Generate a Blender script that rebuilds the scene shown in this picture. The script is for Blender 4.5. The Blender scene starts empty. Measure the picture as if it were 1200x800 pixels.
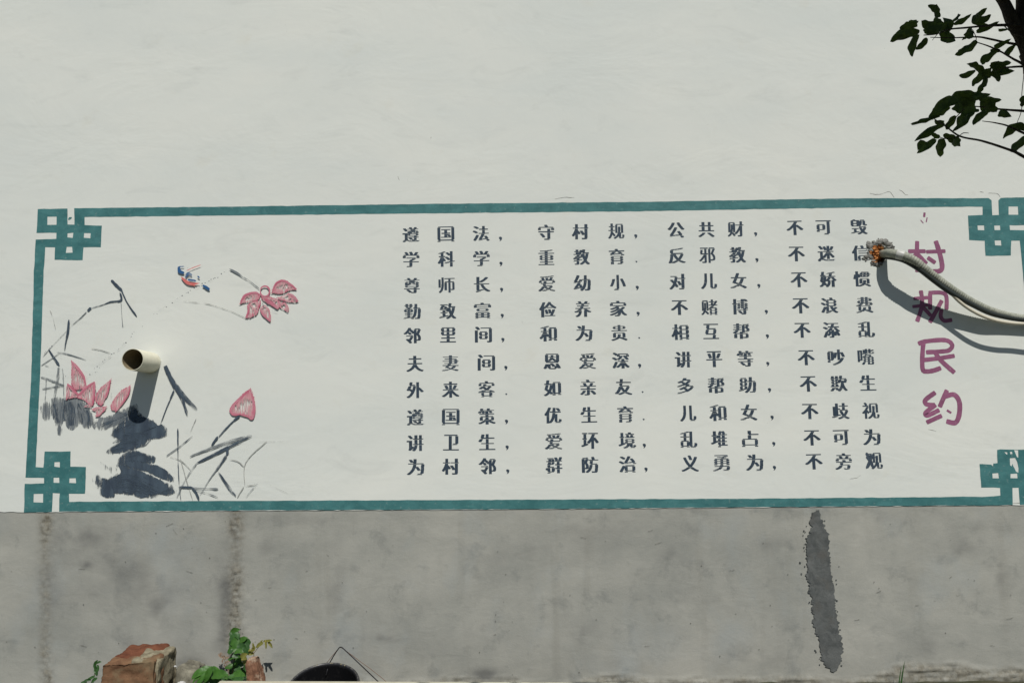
import bpy, bmesh, math, random
import numpy as np
from mathutils import Vector, Matrix, noise
from mathutils.geometry import tessellate_polygon
from math import radians, sin, cos, pi
random.seed(7); rng = np.random.default_rng(7)
C = bpy.context.scene.collection
sc = bpy.context.scene

# ------------------------------------------------------------------ camera
FPX, D = 942.0, 4.3                      # focal length in photo pixels, distance to the wall
PITCH, YAW, ROLL = radians(6.25), radians(0.25), radians(-0.95)
S = D/FPX*1.005                      # metres per photo pixel on the wall
M3 = (Matrix.Rotation(YAW, 3, 'Z') @ Matrix.Rotation(pi/2 + PITCH, 3, 'X') @ Matrix.Rotation(ROLL, 3, 'Z'))
def ray(px, py):
    return M3 @ Vector((px - 600, 400 - py, -FPX))
_d = ray(900, 806)
EYE = -_d.z * D / _d.y                   # the wall foot is z = 0
CAM = Vector((0, -D, EYE))
def W(px, py, off=0.0):                  # point of the wall plane (y = -off) seen at a photo pixel
    d = ray(px, py); t = (D - off) / d.y
    return CAM + d * t
cd = bpy.data.cameras.new('camera'); cam = bpy.data.objects.new('camera', cd); C.objects.link(cam)
cd.sensor_width = 36; cd.lens = 36 * FPX / 1200; cd.clip_end = 2000; cd.clip_start = 0.02
cam.matrix_world = Matrix.Translation(CAM) @ M3.to_4x4()
sc.camera = cam

# ------------------------------------------------------------------ light
SUN = Vector((0.055, -0.20, 0.267)).normalized()     # towards the sun
elev = math.asin(SUN.z); az = math.atan2(SUN.x, SUN.y)
w = bpy.data.worlds.new("World"); sc.world = w; w.use_nodes = True
nt = w.node_tree; bg = nt.nodes['Background']
sky = nt.nodes.new('ShaderNodeTexSky'); sky.sky_type = 'NISHITA'; sky.sun_disc = False
sky.sun_elevation = elev; sky.sun_rotation = az; sky.air_density = 1.0; sky.dust_density = 0.2; sky.ozone_density = 2.0
nt.links.new(sky.outputs[0], bg.inputs[0]); bg.inputs[1].default_value = 0.05
sl = bpy.data.lights.new('sun', 'SUN'); sl.energy = 4.05; sl.angle = radians(0.5); sl.color = (1.0, 0.965, 0.91)
so = bpy.data.objects.new('sun', sl); C.objects.link(so)
so.rotation_euler = SUN.to_track_quat('Z', 'Y').to_euler(); so.location = (2, -8, 10)
sc.view_settings.view_transform = 'Standard'; sc.view_settings.look = 'None'
sc.view_settings.exposure = 0; sc.view_settings.gamma = 1
sc.cycles.transparent_max_bounces = 40
sc.cycles.max_bounces = 6

# ------------------------------------------------------------------ helpers
def srgb(r, g, b):
    f = lambda c: (c/255)/12.92 if c/255 <= 0.04045 else ((c/255+0.055)/1.055)**2.4
    return (f(r), f(g), f(b), 1)
def link_obj(name, me, mat=None, parent=None, kind=None, label=None):
    o = bpy.data.objects.new(name, me); C.objects.link(o)
    if mat and not me.materials: me.materials.append(mat)
    if parent: o.parent = parent
    if kind: o['kind'] = kind
    if label: o['label'] = label
    return o
def mesh_of(name, vs, fs, smooth=False):
    me = bpy.data.meshes.new(name); me.from_pydata([tuple(v) for v in vs], [], fs); me.update()
    if smooth: me.polygons.foreach_set('use_smooth', [True]*len(me.polygons))
    return me
def tag(o, label, cat, group=None):
    o['label'] = label; o['category'] = cat
    if group: o['group'] = group
    return o
def empty(name, loc, label, cat, group=None):
    o = bpy.data.objects.new(name, None); C.objects.link(o); o.location = loc; o.empty_display_size = 0.05
    return tag(o, label, cat, group)
def adopt(o, root):                      # parent keeping world coordinates that were modelled at the origin
    o.parent = root; o.matrix_parent_inverse = Matrix.Translation(-Vector(root.location))
    return o

class N:                                 # tiny node builder
    def __init__(s, name, rough=0.8, spec=0.3):
        s.m = bpy.data.materials.new(name); s.m.use_nodes = True; s.t = s.m.node_tree
        s.b = s.t.nodes['Principled BSDF']; s.b.inputs['Roughness'].default_value = rough
        s.b.inputs['Specular IOR Level'].default_value = spec
        s.pos = s.t.nodes.new('ShaderNodeNewGeometry').outputs['Position']
    def n(s, typ, **kw):
        x = s.t.nodes.new(typ)
        for k, v in kw.items(): setattr(x, k, v)
        return x
    def l(s, a, b): s.t.links.new(a, b)
    def mapv(s, scale=(1,1,1), src=None):
        x = s.n('ShaderNodeMapping'); s.l(src or s.pos, x.inputs[0]); x.inputs['Scale'].default_value = scale; return x.outputs[0]
    def noise(s, scale, detail=4, rough=0.55, vec=None, dist=0.0):
        x = s.n('ShaderNodeTexNoise'); s.l(vec or s.pos, x.inputs['Vector'])
        x.inputs['Scale'].default_value = scale; x.inputs['Detail'].default_value = detail
        x.inputs['Roughness'].default_value = rough; x.inputs['Distortion'].default_value = dist
        return x.outputs['Fac']
    def ramp(s, f, p0, p1, c0=(0,0,0,1), c1=(1,1,1,1)):
        x = s.n('ShaderNodeValToRGB'); s.l(f, x.inputs[0]); e = x.color_ramp.elements
        e[0].position, e[1].position = p0, p1; e[0].color, e[1].color = c0, c1; return x.outputs[0]
    def mix(s, f, a, b, mode='MIX'):
        x = s.n('ShaderNodeMix', data_type='RGBA', blend_type=mode)
        for i, v in ((0, f), (6, a), (7, b)):
            if isinstance(v, (int, float)): x.inputs[i].default_value = v
            elif isinstance(v, tuple): x.inputs[i].default_value = v
            else: s.l(v, x.inputs[i])
        return x.outputs[2]
    def math(s, op, a, b=0.0, c=0.0):
        x = s.n('ShaderNodeMath', operation=op)
        for i, v in enumerate((a, b, c)):
            if isinstance(v, (int, float)): x.inputs[i].default_value = v
            else: s.l(v, x.inputs[i])
        return x.outputs[0]
    def attr(s, name): return s.n('ShaderNodeAttribute', attribute_name=name).outputs['Fac']
    def col(s, c): s.l(c, s.b.inputs['Base Color']) if not isinstance(c, tuple) else setattr(s.b.inputs['Base Color'], 'default_value', c)
    def bump(s, h, strength=0.3, dist=0.01, prev=None):
        x = s.n('ShaderNodeBump'); x.inputs['Strength'].default_value = strength; x.inputs['Distance'].default_value = dist
        s.l(h, x.inputs['Height'])
        if prev is not None: s.l(prev, x.inputs['Normal'])
        s.l(x.outputs[0], s.b.inputs['Normal']); return x.outputs[0]

# relief shared by the plaster and everything painted on it
def plaster_relief(k):
    big = k.noise(1.0, 4, 0.6, k.mapv((1.3, 1, 2.2)), 0.8)
    mid = k.noise(1.0, 5, 0.6, k.mapv((9, 1, 13)), 0.9)
    fine = k.noise(260, 3, 0.6)
    a = k.bump(big, 0.45, 0.010)
    b = k.bump(mid, 0.22, 0.0030, a)
    k.bump(fine, 0.35, 0.0006, b)

# ---- materials
k = N('white_wall_paint', 0.85, 0.25)
base = k.mix(k.ramp(k.noise(1.0, 5, 0.6, k.mapv((0.9, 1, 2.0))), 0.35, 0.68), (0.62, 0.645, 0.605, 1), (0.68, 0.69, 0.635, 1))
sm = k.ramp(k.noise(1.0, 5, 0.65, k.mapv((3.0, 1, 8.0)), 1.0), 0.56, 0.80)
base = k.mix(k.math('MULTIPLY', sm, 0.36), base, (0.47, 0.49, 0.46, 1))
yl = k.ramp(k.noise(5, 5, 0.6), 0.62, 0.85)
base = k.mix(k.math('MULTIPLY', yl, 0.35), base, (0.56, 0.53, 0.42, 1))
vz = k.n('ShaderNodeTexVoronoi'); vz.inputs['Scale'].default_value = 22; k.l(k.pos, vz.inputs[0]); vz.inputs['Randomness'].default_value = 1
spk = k.math('MULTIPLY', k.ramp(vz.outputs['Distance'], 0.02, 0.05, (1,1,1,1), (0,0,0,1)), k.ramp(k.noise(4, 2), 0.56, 0.60))
base = k.mix(k.math('MULTIPLY', spk, 0.5), base, (0.22, 0.21, 0.18, 1))
k.col(base); plaster_relief(k); M_WHITE = k.m

def paint(name, c, wear=0.0, tone=0.18, c2=None):
    k = N(name, 0.65, 0.3)
    n1 = k.ramp(k.noise(9, 5, 0.6, k.mapv((1, 1, 1.7)), 0.8), 0.35, 0.72)
    dark = tuple(x*(1-tone) for x in c[:3]) + (1,)
    lite = c2 or (tuple(min(1, x*(1+tone)) for x in c[:3]) + (1,))
    cc = k.mix(n1, dark, lite)
    cc = k.mix(k.math('MULTIPLY', k.ramp(k.noise(17, 5, 0.65), 0.48, 0.68), 0.5), cc, tuple(x*.72 for x in c[:3])+(1,))
    n2 = k.ramp(k.noise(60, 4, 0.6), 0.60, 0.78)
    cc = k.mix(k.math('MULTIPLY', n2, 0.25), cc, (0.5, 0.5, 0.46, 1))
    if wear:
        n3 = k.ramp(k.noise(420, 4, 0.7), 0.64, 0.70)
        cc = k.mix(k.math('MULTIPLY', n3, wear), cc, (0.62, 0.62, 0.56, 1))
    k.col(cc); plaster_relief(k); return k.m
M_TEAL = paint('teal_paint', (0.043, 0.168, 0.172, 1), 0.22, 0.2, (0.066, 0.205, 0.205, 1))
M_INK = paint('blue_black_paint', (0.030, 0.050, 0.074, 1), 0.35)
M_MAUVE = paint('mauve_paint', (0.255, 0.088, 0.165, 1), 0.45)

def brush(name, c, c2):                 # dry brush: gaps run along the stroke, driven by its own uv
    k = N(name, 0.75, 0.2)
    uv = k.n('ShaderNodeUVMap').outputs[0]
    st = k.noise(1.0, 4, 0.65, k.mapv((30, 3.0, 1), uv), 0.5)
    gr = k.noise(240, 3, 0.6)
    f = k.math('ADD', k.math('MULTIPLY', st, 0.78), k.math('MULTIPLY', gr, 0.22))
    dry = k.attr('dry')
    edge = k.attr('edge')
    th = k.math('ADD', k.math('MULTIPLY', dry, 0.42), k.math('MULTIPLY', edge, 0.14))
    th = k.math('ADD', th, 0.265)
    a = k.ramp(k.math('ADD', k.math('SUBTRACT', f, th), 0.5), 0.44, 0.59)
    k.col(k.mix(k.ramp(k.noise(1.0, 4, 0.6, k.mapv((14, 1.5, 1), uv)), 0.35, 0.7), c, c2))
    k.l(a, k.b.inputs['Alpha']); plaster_relief(k); return k.m
M_B = {'ink': brush('ink_brush', (0.040, 0.056, 0.078, 1), (0.075, 0.105, 0.135, 1)),
       'grey': brush('grey_wash', (0.11, 0.13, 0.145, 1), (0.24, 0.26, 0.265, 1)),
       'pale': brush('pale_wash', (0.30, 0.31, 0.29, 1), (0.42, 0.42, 0.39, 1)),
       'pink': brush('pink_brush', (0.46, 0.085, 0.15, 1), (0.55, 0.27, 0.31, 1)),
       'red': brush('red_brush', (0.60, 0.12, 0.11, 1), (0.60, 0.20, 0.18, 1)),
       'blue': brush('blue_brush', (0.022, 0.085, 0.22, 1), (0.04, 0.12, 0.26, 1))}

k = N('petal_wash', 0.75, 0.2)
uv = k.n('ShaderNodeUVMap').outputs[0]; ed = k.attr('edge')
st = k.noise(1.0, 4, 0.6, k.mapv((40, 9, 1), uv), 0.6)
f = k.math('ADD', k.math('MULTIPLY', ed, 0.75), k.math('MULTIPLY', k.math('SUBTRACT', st, 0.5), 2.6))
k.col(k.mix(k.ramp(f, 0.12, 0.95), (0.60, 0.36, 0.37, 1), (0.44, 0.075, 0.14, 1)))
a = k.ramp(k.math('SUBTRACT', k.math('ADD', k.noise(170, 3, .6), 0.62), k.math('MULTIPLY', ed, 0.62)), 0.47, 0.56)
gap = k.ramp(k.math('ADD', st, k.math('MULTIPLY', ed, 0.22)), 0.45, 0.56)
k.l(k.math('MULTIPLY', a, gap), k.b.inputs['Alpha']); plaster_relief(k); M_PETAL = k.m

k = N('cement_render', 0.9, 0.2)
g = k.ramp(k.noise(1.0, 8, 0.66, k.mapv((1.9, 1, 2.3)), 0.15), 0.36, 0.66)
base = k.mix(g, (0.268, 0.272, 0.242, 1), (0.375, 0.370, 0.324, 1))
pat = k.ramp(k.noise(1.0, 6, 0.65, k.mapv((6.0, 1, 6.0)), 0.25), 0.55, 0.76)
base = k.mix(k.math('MULTIPLY', pat, 0.7), base, (0.145, 0.155, 0.145, 1))
blu = k.ramp(k.noise(1.0, 5, 0.6, k.mapv((3.0, 1, 2.2)), 0.1), 0.52, 0.75)
base = k.mix(k.math('MULTIPLY', blu, 0.5), base, (0.315, 0.345, 0.34, 1))
drp = k.ramp(k.noise(1.0, 4, 0.55, k.mapv((9.0, 1, 0.8)), 0.3), 0.58, 0.78)
base = k.mix(k.math('MULTIPLY', drp, 0.25), base, (0.19, 0.18, 0.145, 1))
bro = k.math('MULTIPLY', k.attr('dirt'), k.ramp(k.noise(26, 6, 0.7), 0.28, 0.62))
base = k.mix(bro, base, k.mix(k.ramp(k.noise(40, 4, 0.6), 0.4, 0.62), (0.11, 0.098, 0.068, 1), (0.225, 0.205, 0.155, 1)))
dk = k.attr('damp')
base = k.mix(k.math('MULTIPLY', dk, 0.75), base, (0.095, 0.097, 0.092, 1))
pit = k.math('MULTIPLY', k.ramp(k.noise(150, 3, 0.7), 0.66, 0.70), k.ramp(k.noise(7, 3), 0.42, 0.62))
base = k.mix(k.math('MULTIPLY', pit, 0.65), base, (0.05, 0.048, 0.04, 1))
gr = k.noise(420, 3, 0.7); base = k.mix(k.ramp(gr, 0.3, 0.75), k.mix(0.10, base, (0, 0, 0, 1)), k.mix(0.05, base, (1, 1, 1, 1)))
k.col(base)
a = k.bump(k.noise(1.0, 5, 0.6, k.mapv((6, 1, 12)), 0.6), 0.4, 0.006)
a = k.bump(k.noise(45, 5, 0.65), 0.35, 0.0022, a)
k.bump(k.noise(300, 3, 0.7), 0.5, 0.0009, a); M_CEM = k.m

def rocky(name, c0, c1, c2=None, s=18, bump=0.006, rough=0.92):
    k = N(name, rough, 0.2)
    f = k.ramp(k.noise(s, 6, 0.65, None, 0.6), 0.35, 0.66)
    cc = k.mix(f, c0, c1)
    if c2: cc = k.mix(k.ramp(k.noise(s*0.6, 5, 0.6), 0.52, 0.66), cc, c2)
    cc = k.mix(k.ramp(k.noise(s*8, 4, 0.7), 0.62, 0.72), cc, tuple(x*0.35 for x in c0[:3]) + (1,))
    k.col(cc)
    a = k.bump(k.noise(s*1.6, 6, 0.7), 0.7, bump); k.bump(k.noise(s*12, 4, 0.7), 0.6, bump*0.2, a)
    return k.m
M_BRICK = rocky('fired_brick', (0.11, 0.055, 0.03, 1), (0.205, 0.115, 0.062, 1), (0.18, 0.135, 0.078, 1), 14)
M_BRICKRED = rocky('red_brick', (0.10, 0.036, 0.020, 1), (0.165, 0.066, 0.035, 1), None, 22)
M_BRICKOR = rocky('raw_orange_brick', (0.36, 0.13, 0.04, 1), (0.50, 0.22, 0.07, 1), (0.12, 0.05, 0.025, 1), 60, 0.004)
M_BRICKBRN = rocky('brown_brick', (0.13, 0.065, 0.04, 1), (0.27, 0.14, 0.085, 1), (0.38, 0.28, 0.2, 1), 40)
M_MORTAR = rocky('old_mortar', (0.15, 0.13, 0.085, 1), (0.29, 0.26, 0.18, 1), None, 26)
M_MORTGREY = rocky('crumbled_grey_mortar', (0.13, 0.13, 0.12, 1), (0.30, 0.295, 0.265, 1), (0.07, 0.07, 0.065, 1), 60, 0.004)
M_PATCH = rocky('dark_cement_patch', (0.072, 0.078, 0.076, 1), (0.135, 0.142, 0.137, 1), (0.10, 0.10, 0.092, 1), 16, 0.005)
M_STONE = rocky('grey_stone', (0.12, 0.112, 0.085, 1), (0.25, 0.235, 0.18, 1), (0.09, 0.085, 0.065, 1), 22)
M_SOIL = rocky('dark_soil_and_turf', (0.040, 0.042, 0.022, 1), (0.075, 0.075, 0.045, 1), (0.10, 0.085, 0.06, 1), 9, 0.02)
M_KERB = rocky('beige_concrete', (0.40, 0.375, 0.29, 1), (0.50, 0.47, 0.37, 1), None, 20, 0.0015)
M_PIT = N('pit_shadowed_grit', 0.95); M_PIT.col((0.11, 0.105, 0.09, 1)); M_PIT = M_PIT.m
M_SCRAP = N('white_plastic', 0.4); M_SCRAP.col((0.5, 0.5, 0.48, 1)); M_SCRAP = M_SCRAP.m
k = N('pvc_cream', 0.42, 0.4)
k.col(k.mix(k.ramp(k.noise(30, 4, 0.6), 0.45, 0.75), (0.66, 0.64, 0.51, 1), (0.56, 0.53, 0.40, 1)))
k.bump(k.noise(90, 3), 0.15, 0.001); M_PVC = k.m
k = N('dirty_pipe_lining', 0.7, 0.2)
k.col(k.mix(k.ramp(k.noise(35, 4, 0.6), 0.4, 0.7), (0.27, 0.225, 0.14, 1), (0.19, 0.155, 0.10, 1))); M_PVCIN = k.m
k = N('conduit_grey', 0.55, 0.35)
k.col(k.mix(k.ramp(k.noise(45, 5, 0.65), 0.4, 0.7), (0.21, 0.22, 0.175, 1), (0.37, 0.375, 0.31, 1)))
k.bump(k.noise(140, 3), 0.4, 0.0015); M_COND = k.m
k = N('black_cable_jacket', 0.5); k.col((0.03, 0.036, 0.033, 1)); M_CABK = k.m
k = N('cream_cable_jacket', 0.55); k.col(k.mix(k.noise(60), (0.50, 0.46, 0.36, 1), (0.58, 0.54, 0.43, 1))); M_CABW = k.m
k = N('tape_wrap', 0.4); k.col(k.mix(k.ramp(k.noise(80), 0.4, 0.6), (0.52, 0.52, 0.48, 1), (0.42, 0.42, 0.39, 1))); M_TAPE = k.m
k = N('black_plastic', 0.45, 0.4)
k.col(k.mix(k.ramp(k.noise(60, 4, 0.7), 0.55, 0.72), (0.006, 0.006, 0.007, 1), (0.022, 0.022, 0.022, 1))); M_BUCK = k.m
k = N('grey_rim_plastic', 0.35, 0.5); k.col(k.mix(k.ramp(k.noise(45, 4, .7), .45, .62), (0.022, 0.022, 0.024, 1), (0.085, 0.083, 0.08, 1))); M_RIM = k.m  # rim tinted a lighter mottled grey than the bucket body
k = N('black_wire', 0.5); k.col((0.02, 0.02, 0.022, 1)); M_WIRE = k.m
k = N('rusty_wire', 0.8); k.col(k.mix(k.noise(120), (0.12, 0.06, 0.035, 1), (0.20, 0.12, 0.08, 1))); M_RUST = k.m
k = N('bark', 0.95, 0.1)
k.col(k.mix(k.ramp(k.noise(1, 6, 0.7, k.mapv((60, 60, 14))), 0.35, 0.65), (0.025, 0.020, 0.016, 1), (0.075, 0.065, 0.050, 1)))
k.bump(k.noise(1, 6, 0.7, k.mapv((90, 90, 20))), 0.9, 0.006); M_BARK = k.m
def leafmat(name, c0, c1, rough=0.5, trans=0.15):
    k = N(name, rough, 0.35)
    inf = k.n('ShaderNodeObjectInfo').outputs['Random']
    cc = k.mix(k.ramp(k.noise(55, 3), 0.35, 0.68), c0, c1)
    cc = k.mix(k.math('MULTIPLY', inf, 0.5), cc, tuple(x*0.6 for x in c0[:3]) + (1,))
    k.col(cc)
    tr = k.n('ShaderNodeBsdfTranslucent'); k.l(cc, tr.inputs[0])
    mx = k.n('ShaderNodeMixShader'); mx.inputs[0].default_value = trans
    k.l(k.b.outputs[0], mx.inputs[1]); k.l(tr.outputs[0], mx.inputs[2])
    k.l(mx.outputs[0], k.t.nodes['Material Output'].inputs[0])
    k.bump(k.noise(160, 3), 0.4, 0.001)
    return k.m
M_LEAF = leafmat('dark_tree_leaf', (0.028, 0.054, 0.010, 1), (0.075, 0.12, 0.018, 1), 0.6, 0.3)
M_LGREEN = leafmat('bright_leaf', (0.045, 0.13, 0.018, 1), (0.075, 0.19, 0.03, 1), 0.42, 0.25)
M_LDARK = leafmat('vine_leaf', (0.030, 0.085, 0.022, 1), (0.055, 0.14, 0.032, 1), 0.45, 0.2)
M_LYEL = leafmat('yellow_green_leaf', (0.22, 0.22, 0.05, 1), (0.30, 0.27, 0.07, 1), 0.5, 0.3)
M_DRY = leafmat('dry_weed', (0.22, 0.15, 0.10, 1), (0.28, 0.2, 0.13, 1), 0.9, 0.1)
k = N('stem_brown', 0.8); k.col((0.16, 0.12, 0.06, 1)); M_STEM = k.m

# ---- shape helpers
def poly_mesh(name, loops, off, depth=0.0, jit=0.0, step=None):
    """filled polygon on the wall from pixel loops (first outer, then holes); depth extrudes back"""
    L = []
    for lp in loops:
        pts = []
        n = len(lp)
        for i in range(n):
            a, b = lp[i], lp[(i+1) % n]
            d = math.hypot(b[0]-a[0], b[1]-a[1]); m = max(1, int(d/step)) if step else 1
            for j in range(m):
                t = j/m; x, y = a[0]+(b[0]-a[0])*t, a[1]+(b[1]-a[1])*t
                if jit:
                    x += noise.noise(Vector((x*.09, y*.09, 3)))*jit + random.uniform(-.25, .25)*jit
                    y += noise.noise(Vector((x*.09, y*.09, 9)))*jit + random.uniform(-.25, .25)*jit
                pts.append(W(x, y, off))
        L.append(pts)
    return loops_mesh(name, L, depth)
def loops_mesh(name, L, depth=0.0):
    tris = tessellate_polygon([[Vector((p.x, p.z, 0)) for p in l] for l in L])
    vs = [p for l in L for p in l]
    fs = []
    for t in tris:
        a, b, c = (vs[i] for i in t)
        nrm = (b-a).cross(c-a)
        fs.append(tuple(t) if nrm.y < 0 else (t[0], t[2], t[1]))
    if depth:
        n0 = len(vs); vs = vs + [p + Vector((0, depth, 0)) for p in vs]; s = 0
        for l in L:
            n = len(l)
            for i in range(n):
                a, b = s+i, s+(i+1) % n
                fs.append((a, b, b+n0, a+n0))
            s += n
    me = mesh_of(name, vs, fs)
    if depth:
        bm = bmesh.new(); bm.from_mesh(me); bmesh.ops.recalc_face_normals(bm, faces=bm.faces); bm.to_mesh(me); bm.free()
    return me
def catmull(pts, per=6):
    P = [Vector(p) for p in pts]
    if len(P) < 3:
        return [P[0].lerp(P[-1], i/per) for i in range(per+1)]
    out = []
    for i in range(len(P)-1):
        p0 = P[max(i-1, 0)]; p1 = P[i]; p2 = P[i+1]; p3 = P[min(i+2, len(P)-1)]
        for j in range(per):
            t = j/per
            out.append(0.5*((2*p1) + (p2-p0)*t + (2*p0-5*p1+4*p2-p3)*t*t + (3*p1-p0-3*p2+p3)*t**3))
    out.append(P[-1]); return out
def tube(name, pts, rad, sides=10, cap=True, smooth=True, ring=None):
    """swept tube; rad = number or list per point"""
    vs, fs = [], []; n = len(pts); up = Vector((0.13, 0.31, 0.94)).normalized()
    for i, p in enumerate(pts):
        t = (pts[min(i+1, n-1)] - pts[max(i-1, 0)]).normalized()
        u = up - t*up.dot(t)
        if u.length < 1e-4: u = Vector((1, 0, 0))
        u.normalize(); v = t.cross(u); up = u
        r = rad[i] if isinstance(rad, (list, tuple)) else rad
        for k_ in range(sides):
            a = 2*pi*k_/sides
            vs.append(p + (u*cos(a) + v*sin(a))*r)
    for i in range(n-1):
        for k_ in range(sides):
            a = i*sides+k_; b = i*sides+(k_+1) % sides
            fs.append((a, b, b+sides, a+sides))
    if cap:
        fs.append(tuple(range(sides))[::-1]); fs.append(tuple((n-1)*sides+i for i in range(sides)))
    return mesh_of(name, vs, fs, smooth)
def join_meshes(name, mes):
    bm = bmesh.new()
    for m_ in mes: bm.from_mesh(m_); bpy.data.meshes.remove(m_)
    me = bpy.data.meshes.new(name); bm.to_mesh(me); bm.free(); return me
def rough_block(name, corners, cuts=10, amp=0.012, rnd=0.25, seed=0, freq=9):
    """block from 8 world corners (4 bottom, 4 top), subdivided, worn and chipped"""
    bm = bmesh.new(); vs = [bm.verts.new(c) for c in corners]
    for f in ((0,3,2,1), (4,5,6,7), (0,1,5,4), (1,2,6,5), (2,3,7,6), (3,0,4,7)): bm.faces.new([vs[i] for i in f])
    cen = sum((Vector(c) for c in corners), Vector())/8
    bmesh.ops.subdivide_edges(bm, edges=bm.edges, cuts=cuts, use_grid_fill=True)
    for _ in range(int(rnd*7)): bmesh.ops.smooth_vert(bm, verts=bm.verts, factor=0.5, use_axis_x=True, use_axis_y=True, use_axis_z=True)
    s = Vector((seed*7.3, seed*3.1, seed*5.7))
    bm.normal_update()
    for v in bm.verts:
        p = v.co*freq + s
        n_ = noise.fractal(p, 0.8, 2.1, 5)
        cell = noise.voronoi(p*0.8)[0][0]
        st_ = noise.noise(v.co*freq*.45 + s*2)
        st_ = round(st_*3)/3
        v.co += v.normal*(n_*amp*.7 + st_*amp*1.1 - max(0, 0.35-cell)*amp*1.2)
    bmesh.ops.recalc_face_normals(bm, faces=bm.faces)
    me = bpy.data.meshes.new(name); bm.to_mesh(me); bm.free()
    me.polygons.foreach_set('use_smooth', [True]*len(me.polygons))
    return me

# ------------------------------------------------------------------ ground
def ground_h(x, y):
    h = 0.0
    if y > -1.6:
        h += 0.035*math.exp(-((y+0.0)/0.22)**2)*(0.6+0.8*noise.noise(Vector((x*2.1, 1, 0)))+0.5*noise.noise(Vector((x*9, 4, 0))))
    if abs(x) < 8 and abs(y) < 9: h += 0.012*noise.fractal(Vector((x*1.7, y*1.7, 0)), 1, 2, 4)
    return h
xs = [-400, -120, -40, -15] + list(np.arange(-8, 8.01, 0.08)) + [15, 40, 120, 400]
ys = [-400, -120, -40, -15] + list(np.arange(-9, -1.6, 0.25)) + list(np.arange(-1.5, 0.26, 0.04)) + [2, 15, 40, 120, 400]
vs = [(x, y, ground_h(x, y)) for y in ys for x in xs]; nx = len(xs)
fs = [(j*nx+i, j*nx+i+1, (j+1)*nx+i+1, (j+1)*nx+i) for j in range(len(ys)-1) for i in range(nx-1)]
link_obj('ground', mesh_of('ground', vs, fs, True), M_SOIL, kind='structure')

# ------------------------------------------------------------------ the wall
wall = empty('house_wall', (0, 0, 0), 'white plastered house wall with painted village rules mural above grey cement base', 'wall')
X0, X1, ZT = -6.0, 6.0, 5.2
bpts = [(0, 599.6), (35, 600), (110, 599.3), (300, 598), (600, 596.6), (900, 594), (1165, 591.8), (1200, 591.6)]
def base_y(px): return float(np.interp(px, [b[0] for b in bpts], [b[1] for b in bpts]))
edge = []
for px in np.arange(-40, 1241, 5):
    edge.append(W(px, base_y(px) + 0.55*noise.noise(Vector((px*.11, 0, 0))) + random.uniform(-.25, .25), 0.003))
HOLE_C, PIPE_C = (1030.5, 296.5), (176.2, 425.0)
def ringpx(c, r, n, jit=0, sq=1.0):
    return [(c[0]+cos(2*pi*i/n)*r*(1+random.uniform(-jit, jit)), c[1]+sin(2*pi*i/n)*r*sq*(1+random.uniform(-jit, jit))) for i in range(n)]
hole_ring = [W(x, y, 0.003) for x, y in ringpx((1030.5, 298), 10.5, 18, 0.12, 1.05)]
pipe_ring = [W(x, y, 0.003) for x, y in ringpx(PIPE_C, 11.6, 24)]
outer = [Vector((X0, -0.003, edge[0].z))] + edge + [Vector((X1, -0.003, edge[-1].z)), Vector((X1, -0.003, ZT)), Vector((X0, -0.003, ZT))]
me = loops_mesh('upper_plaster', [outer, hole_ring, pipe_ring], 0.07)
link_obj('upper_plaster', me, M_WHITE, wall)
def box(name, a, b):
    x0, y0, z0 = a; x1, y1, z1 = b
    v = [(x0,y0,z0),(x1,y0,z0),(x1,y1,z0),(x0,y1,z0),(x0,y0,z1),(x1,y0,z1),(x1,y1,z1),(x0,y1,z1)]
    return mesh_of(name, v, [(0,3,2,1),(4,5,6,7),(0,1,5,4),(1,2,6,5),(2,3,7,6),(3,0,4,7)])
link_obj('brick_core', box('brick_core', (X0+.002, .062, -.3), (X1-.002, .24, ZT-.002)), M_BRICKOR, wall)

# cement base: a real relief grid with two rough vertical joints and a crumbling foot
def zpx(px, py): return W(px, py, 0).z
step = 0.009
gx = np.concatenate([[X0, -4.5], np.arange(-3.0, 3.01, step), [4.5, X1]])
gz = np.arange(-0.08, 1.05, step)
vs, dirt, damp = [], [], []
SPOTS = [(W(a_, b_, 0).x, W(a_, b_, 0).z, c_*S, d_*S, e_) for a_, b_, c_, d_, e_ in ((95,632,34,16,.6),(98,662,10,5,.9),(182,700,24,14,.5),(186,722,9,14,.5),(262,668,12,26,.45),(310,640,14,8,.35),(395,700,10,60,.3),
    (440,748,26,5,.55),(505,725,14,16,.5),(560,736,10,7,.7),(570,790,22,7,.8),(682,740,14,12,.55),(790,655,14,18,.55),(800,690,10,22,.4),(848,703,16,7,.5),(560,655,30,14,.3),(905,640,30,8,.3),(1020,605,25,8,.4),(1150,620,35,10,.35),(1172,675,16,24,.45),(1130,640,22,10,.3),
    (1090,760,20,12,.35),(640,640,60,16,.2),(60,690,16,30,.4),(150,752,22,10,.4),(215,775,20,8,.7),(730,780,20,8,.5),(880,770,40,10,.4),(350,610,30,8,.35),(700,620,40,8,.25))]
def joint_x(z, pxa, pya, pxb, pyb, s):
    a, b = W(pxa, pya, 0), W(pxb, pyb, 0)
    t = (z-a.z)/(b.z-a.z)
    return a.x + (b.x-a.x)*t + 0.012*noise.noise(Vector((0, s, z*6))) + 0.005*noise.noise(Vector((0, s+4, z*30)))
ez = [ (e.x, e.z) for e in edge ]
exs, ezs = np.array([e[0] for e in ez]), np.array([e[1] for e in ez])
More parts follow.
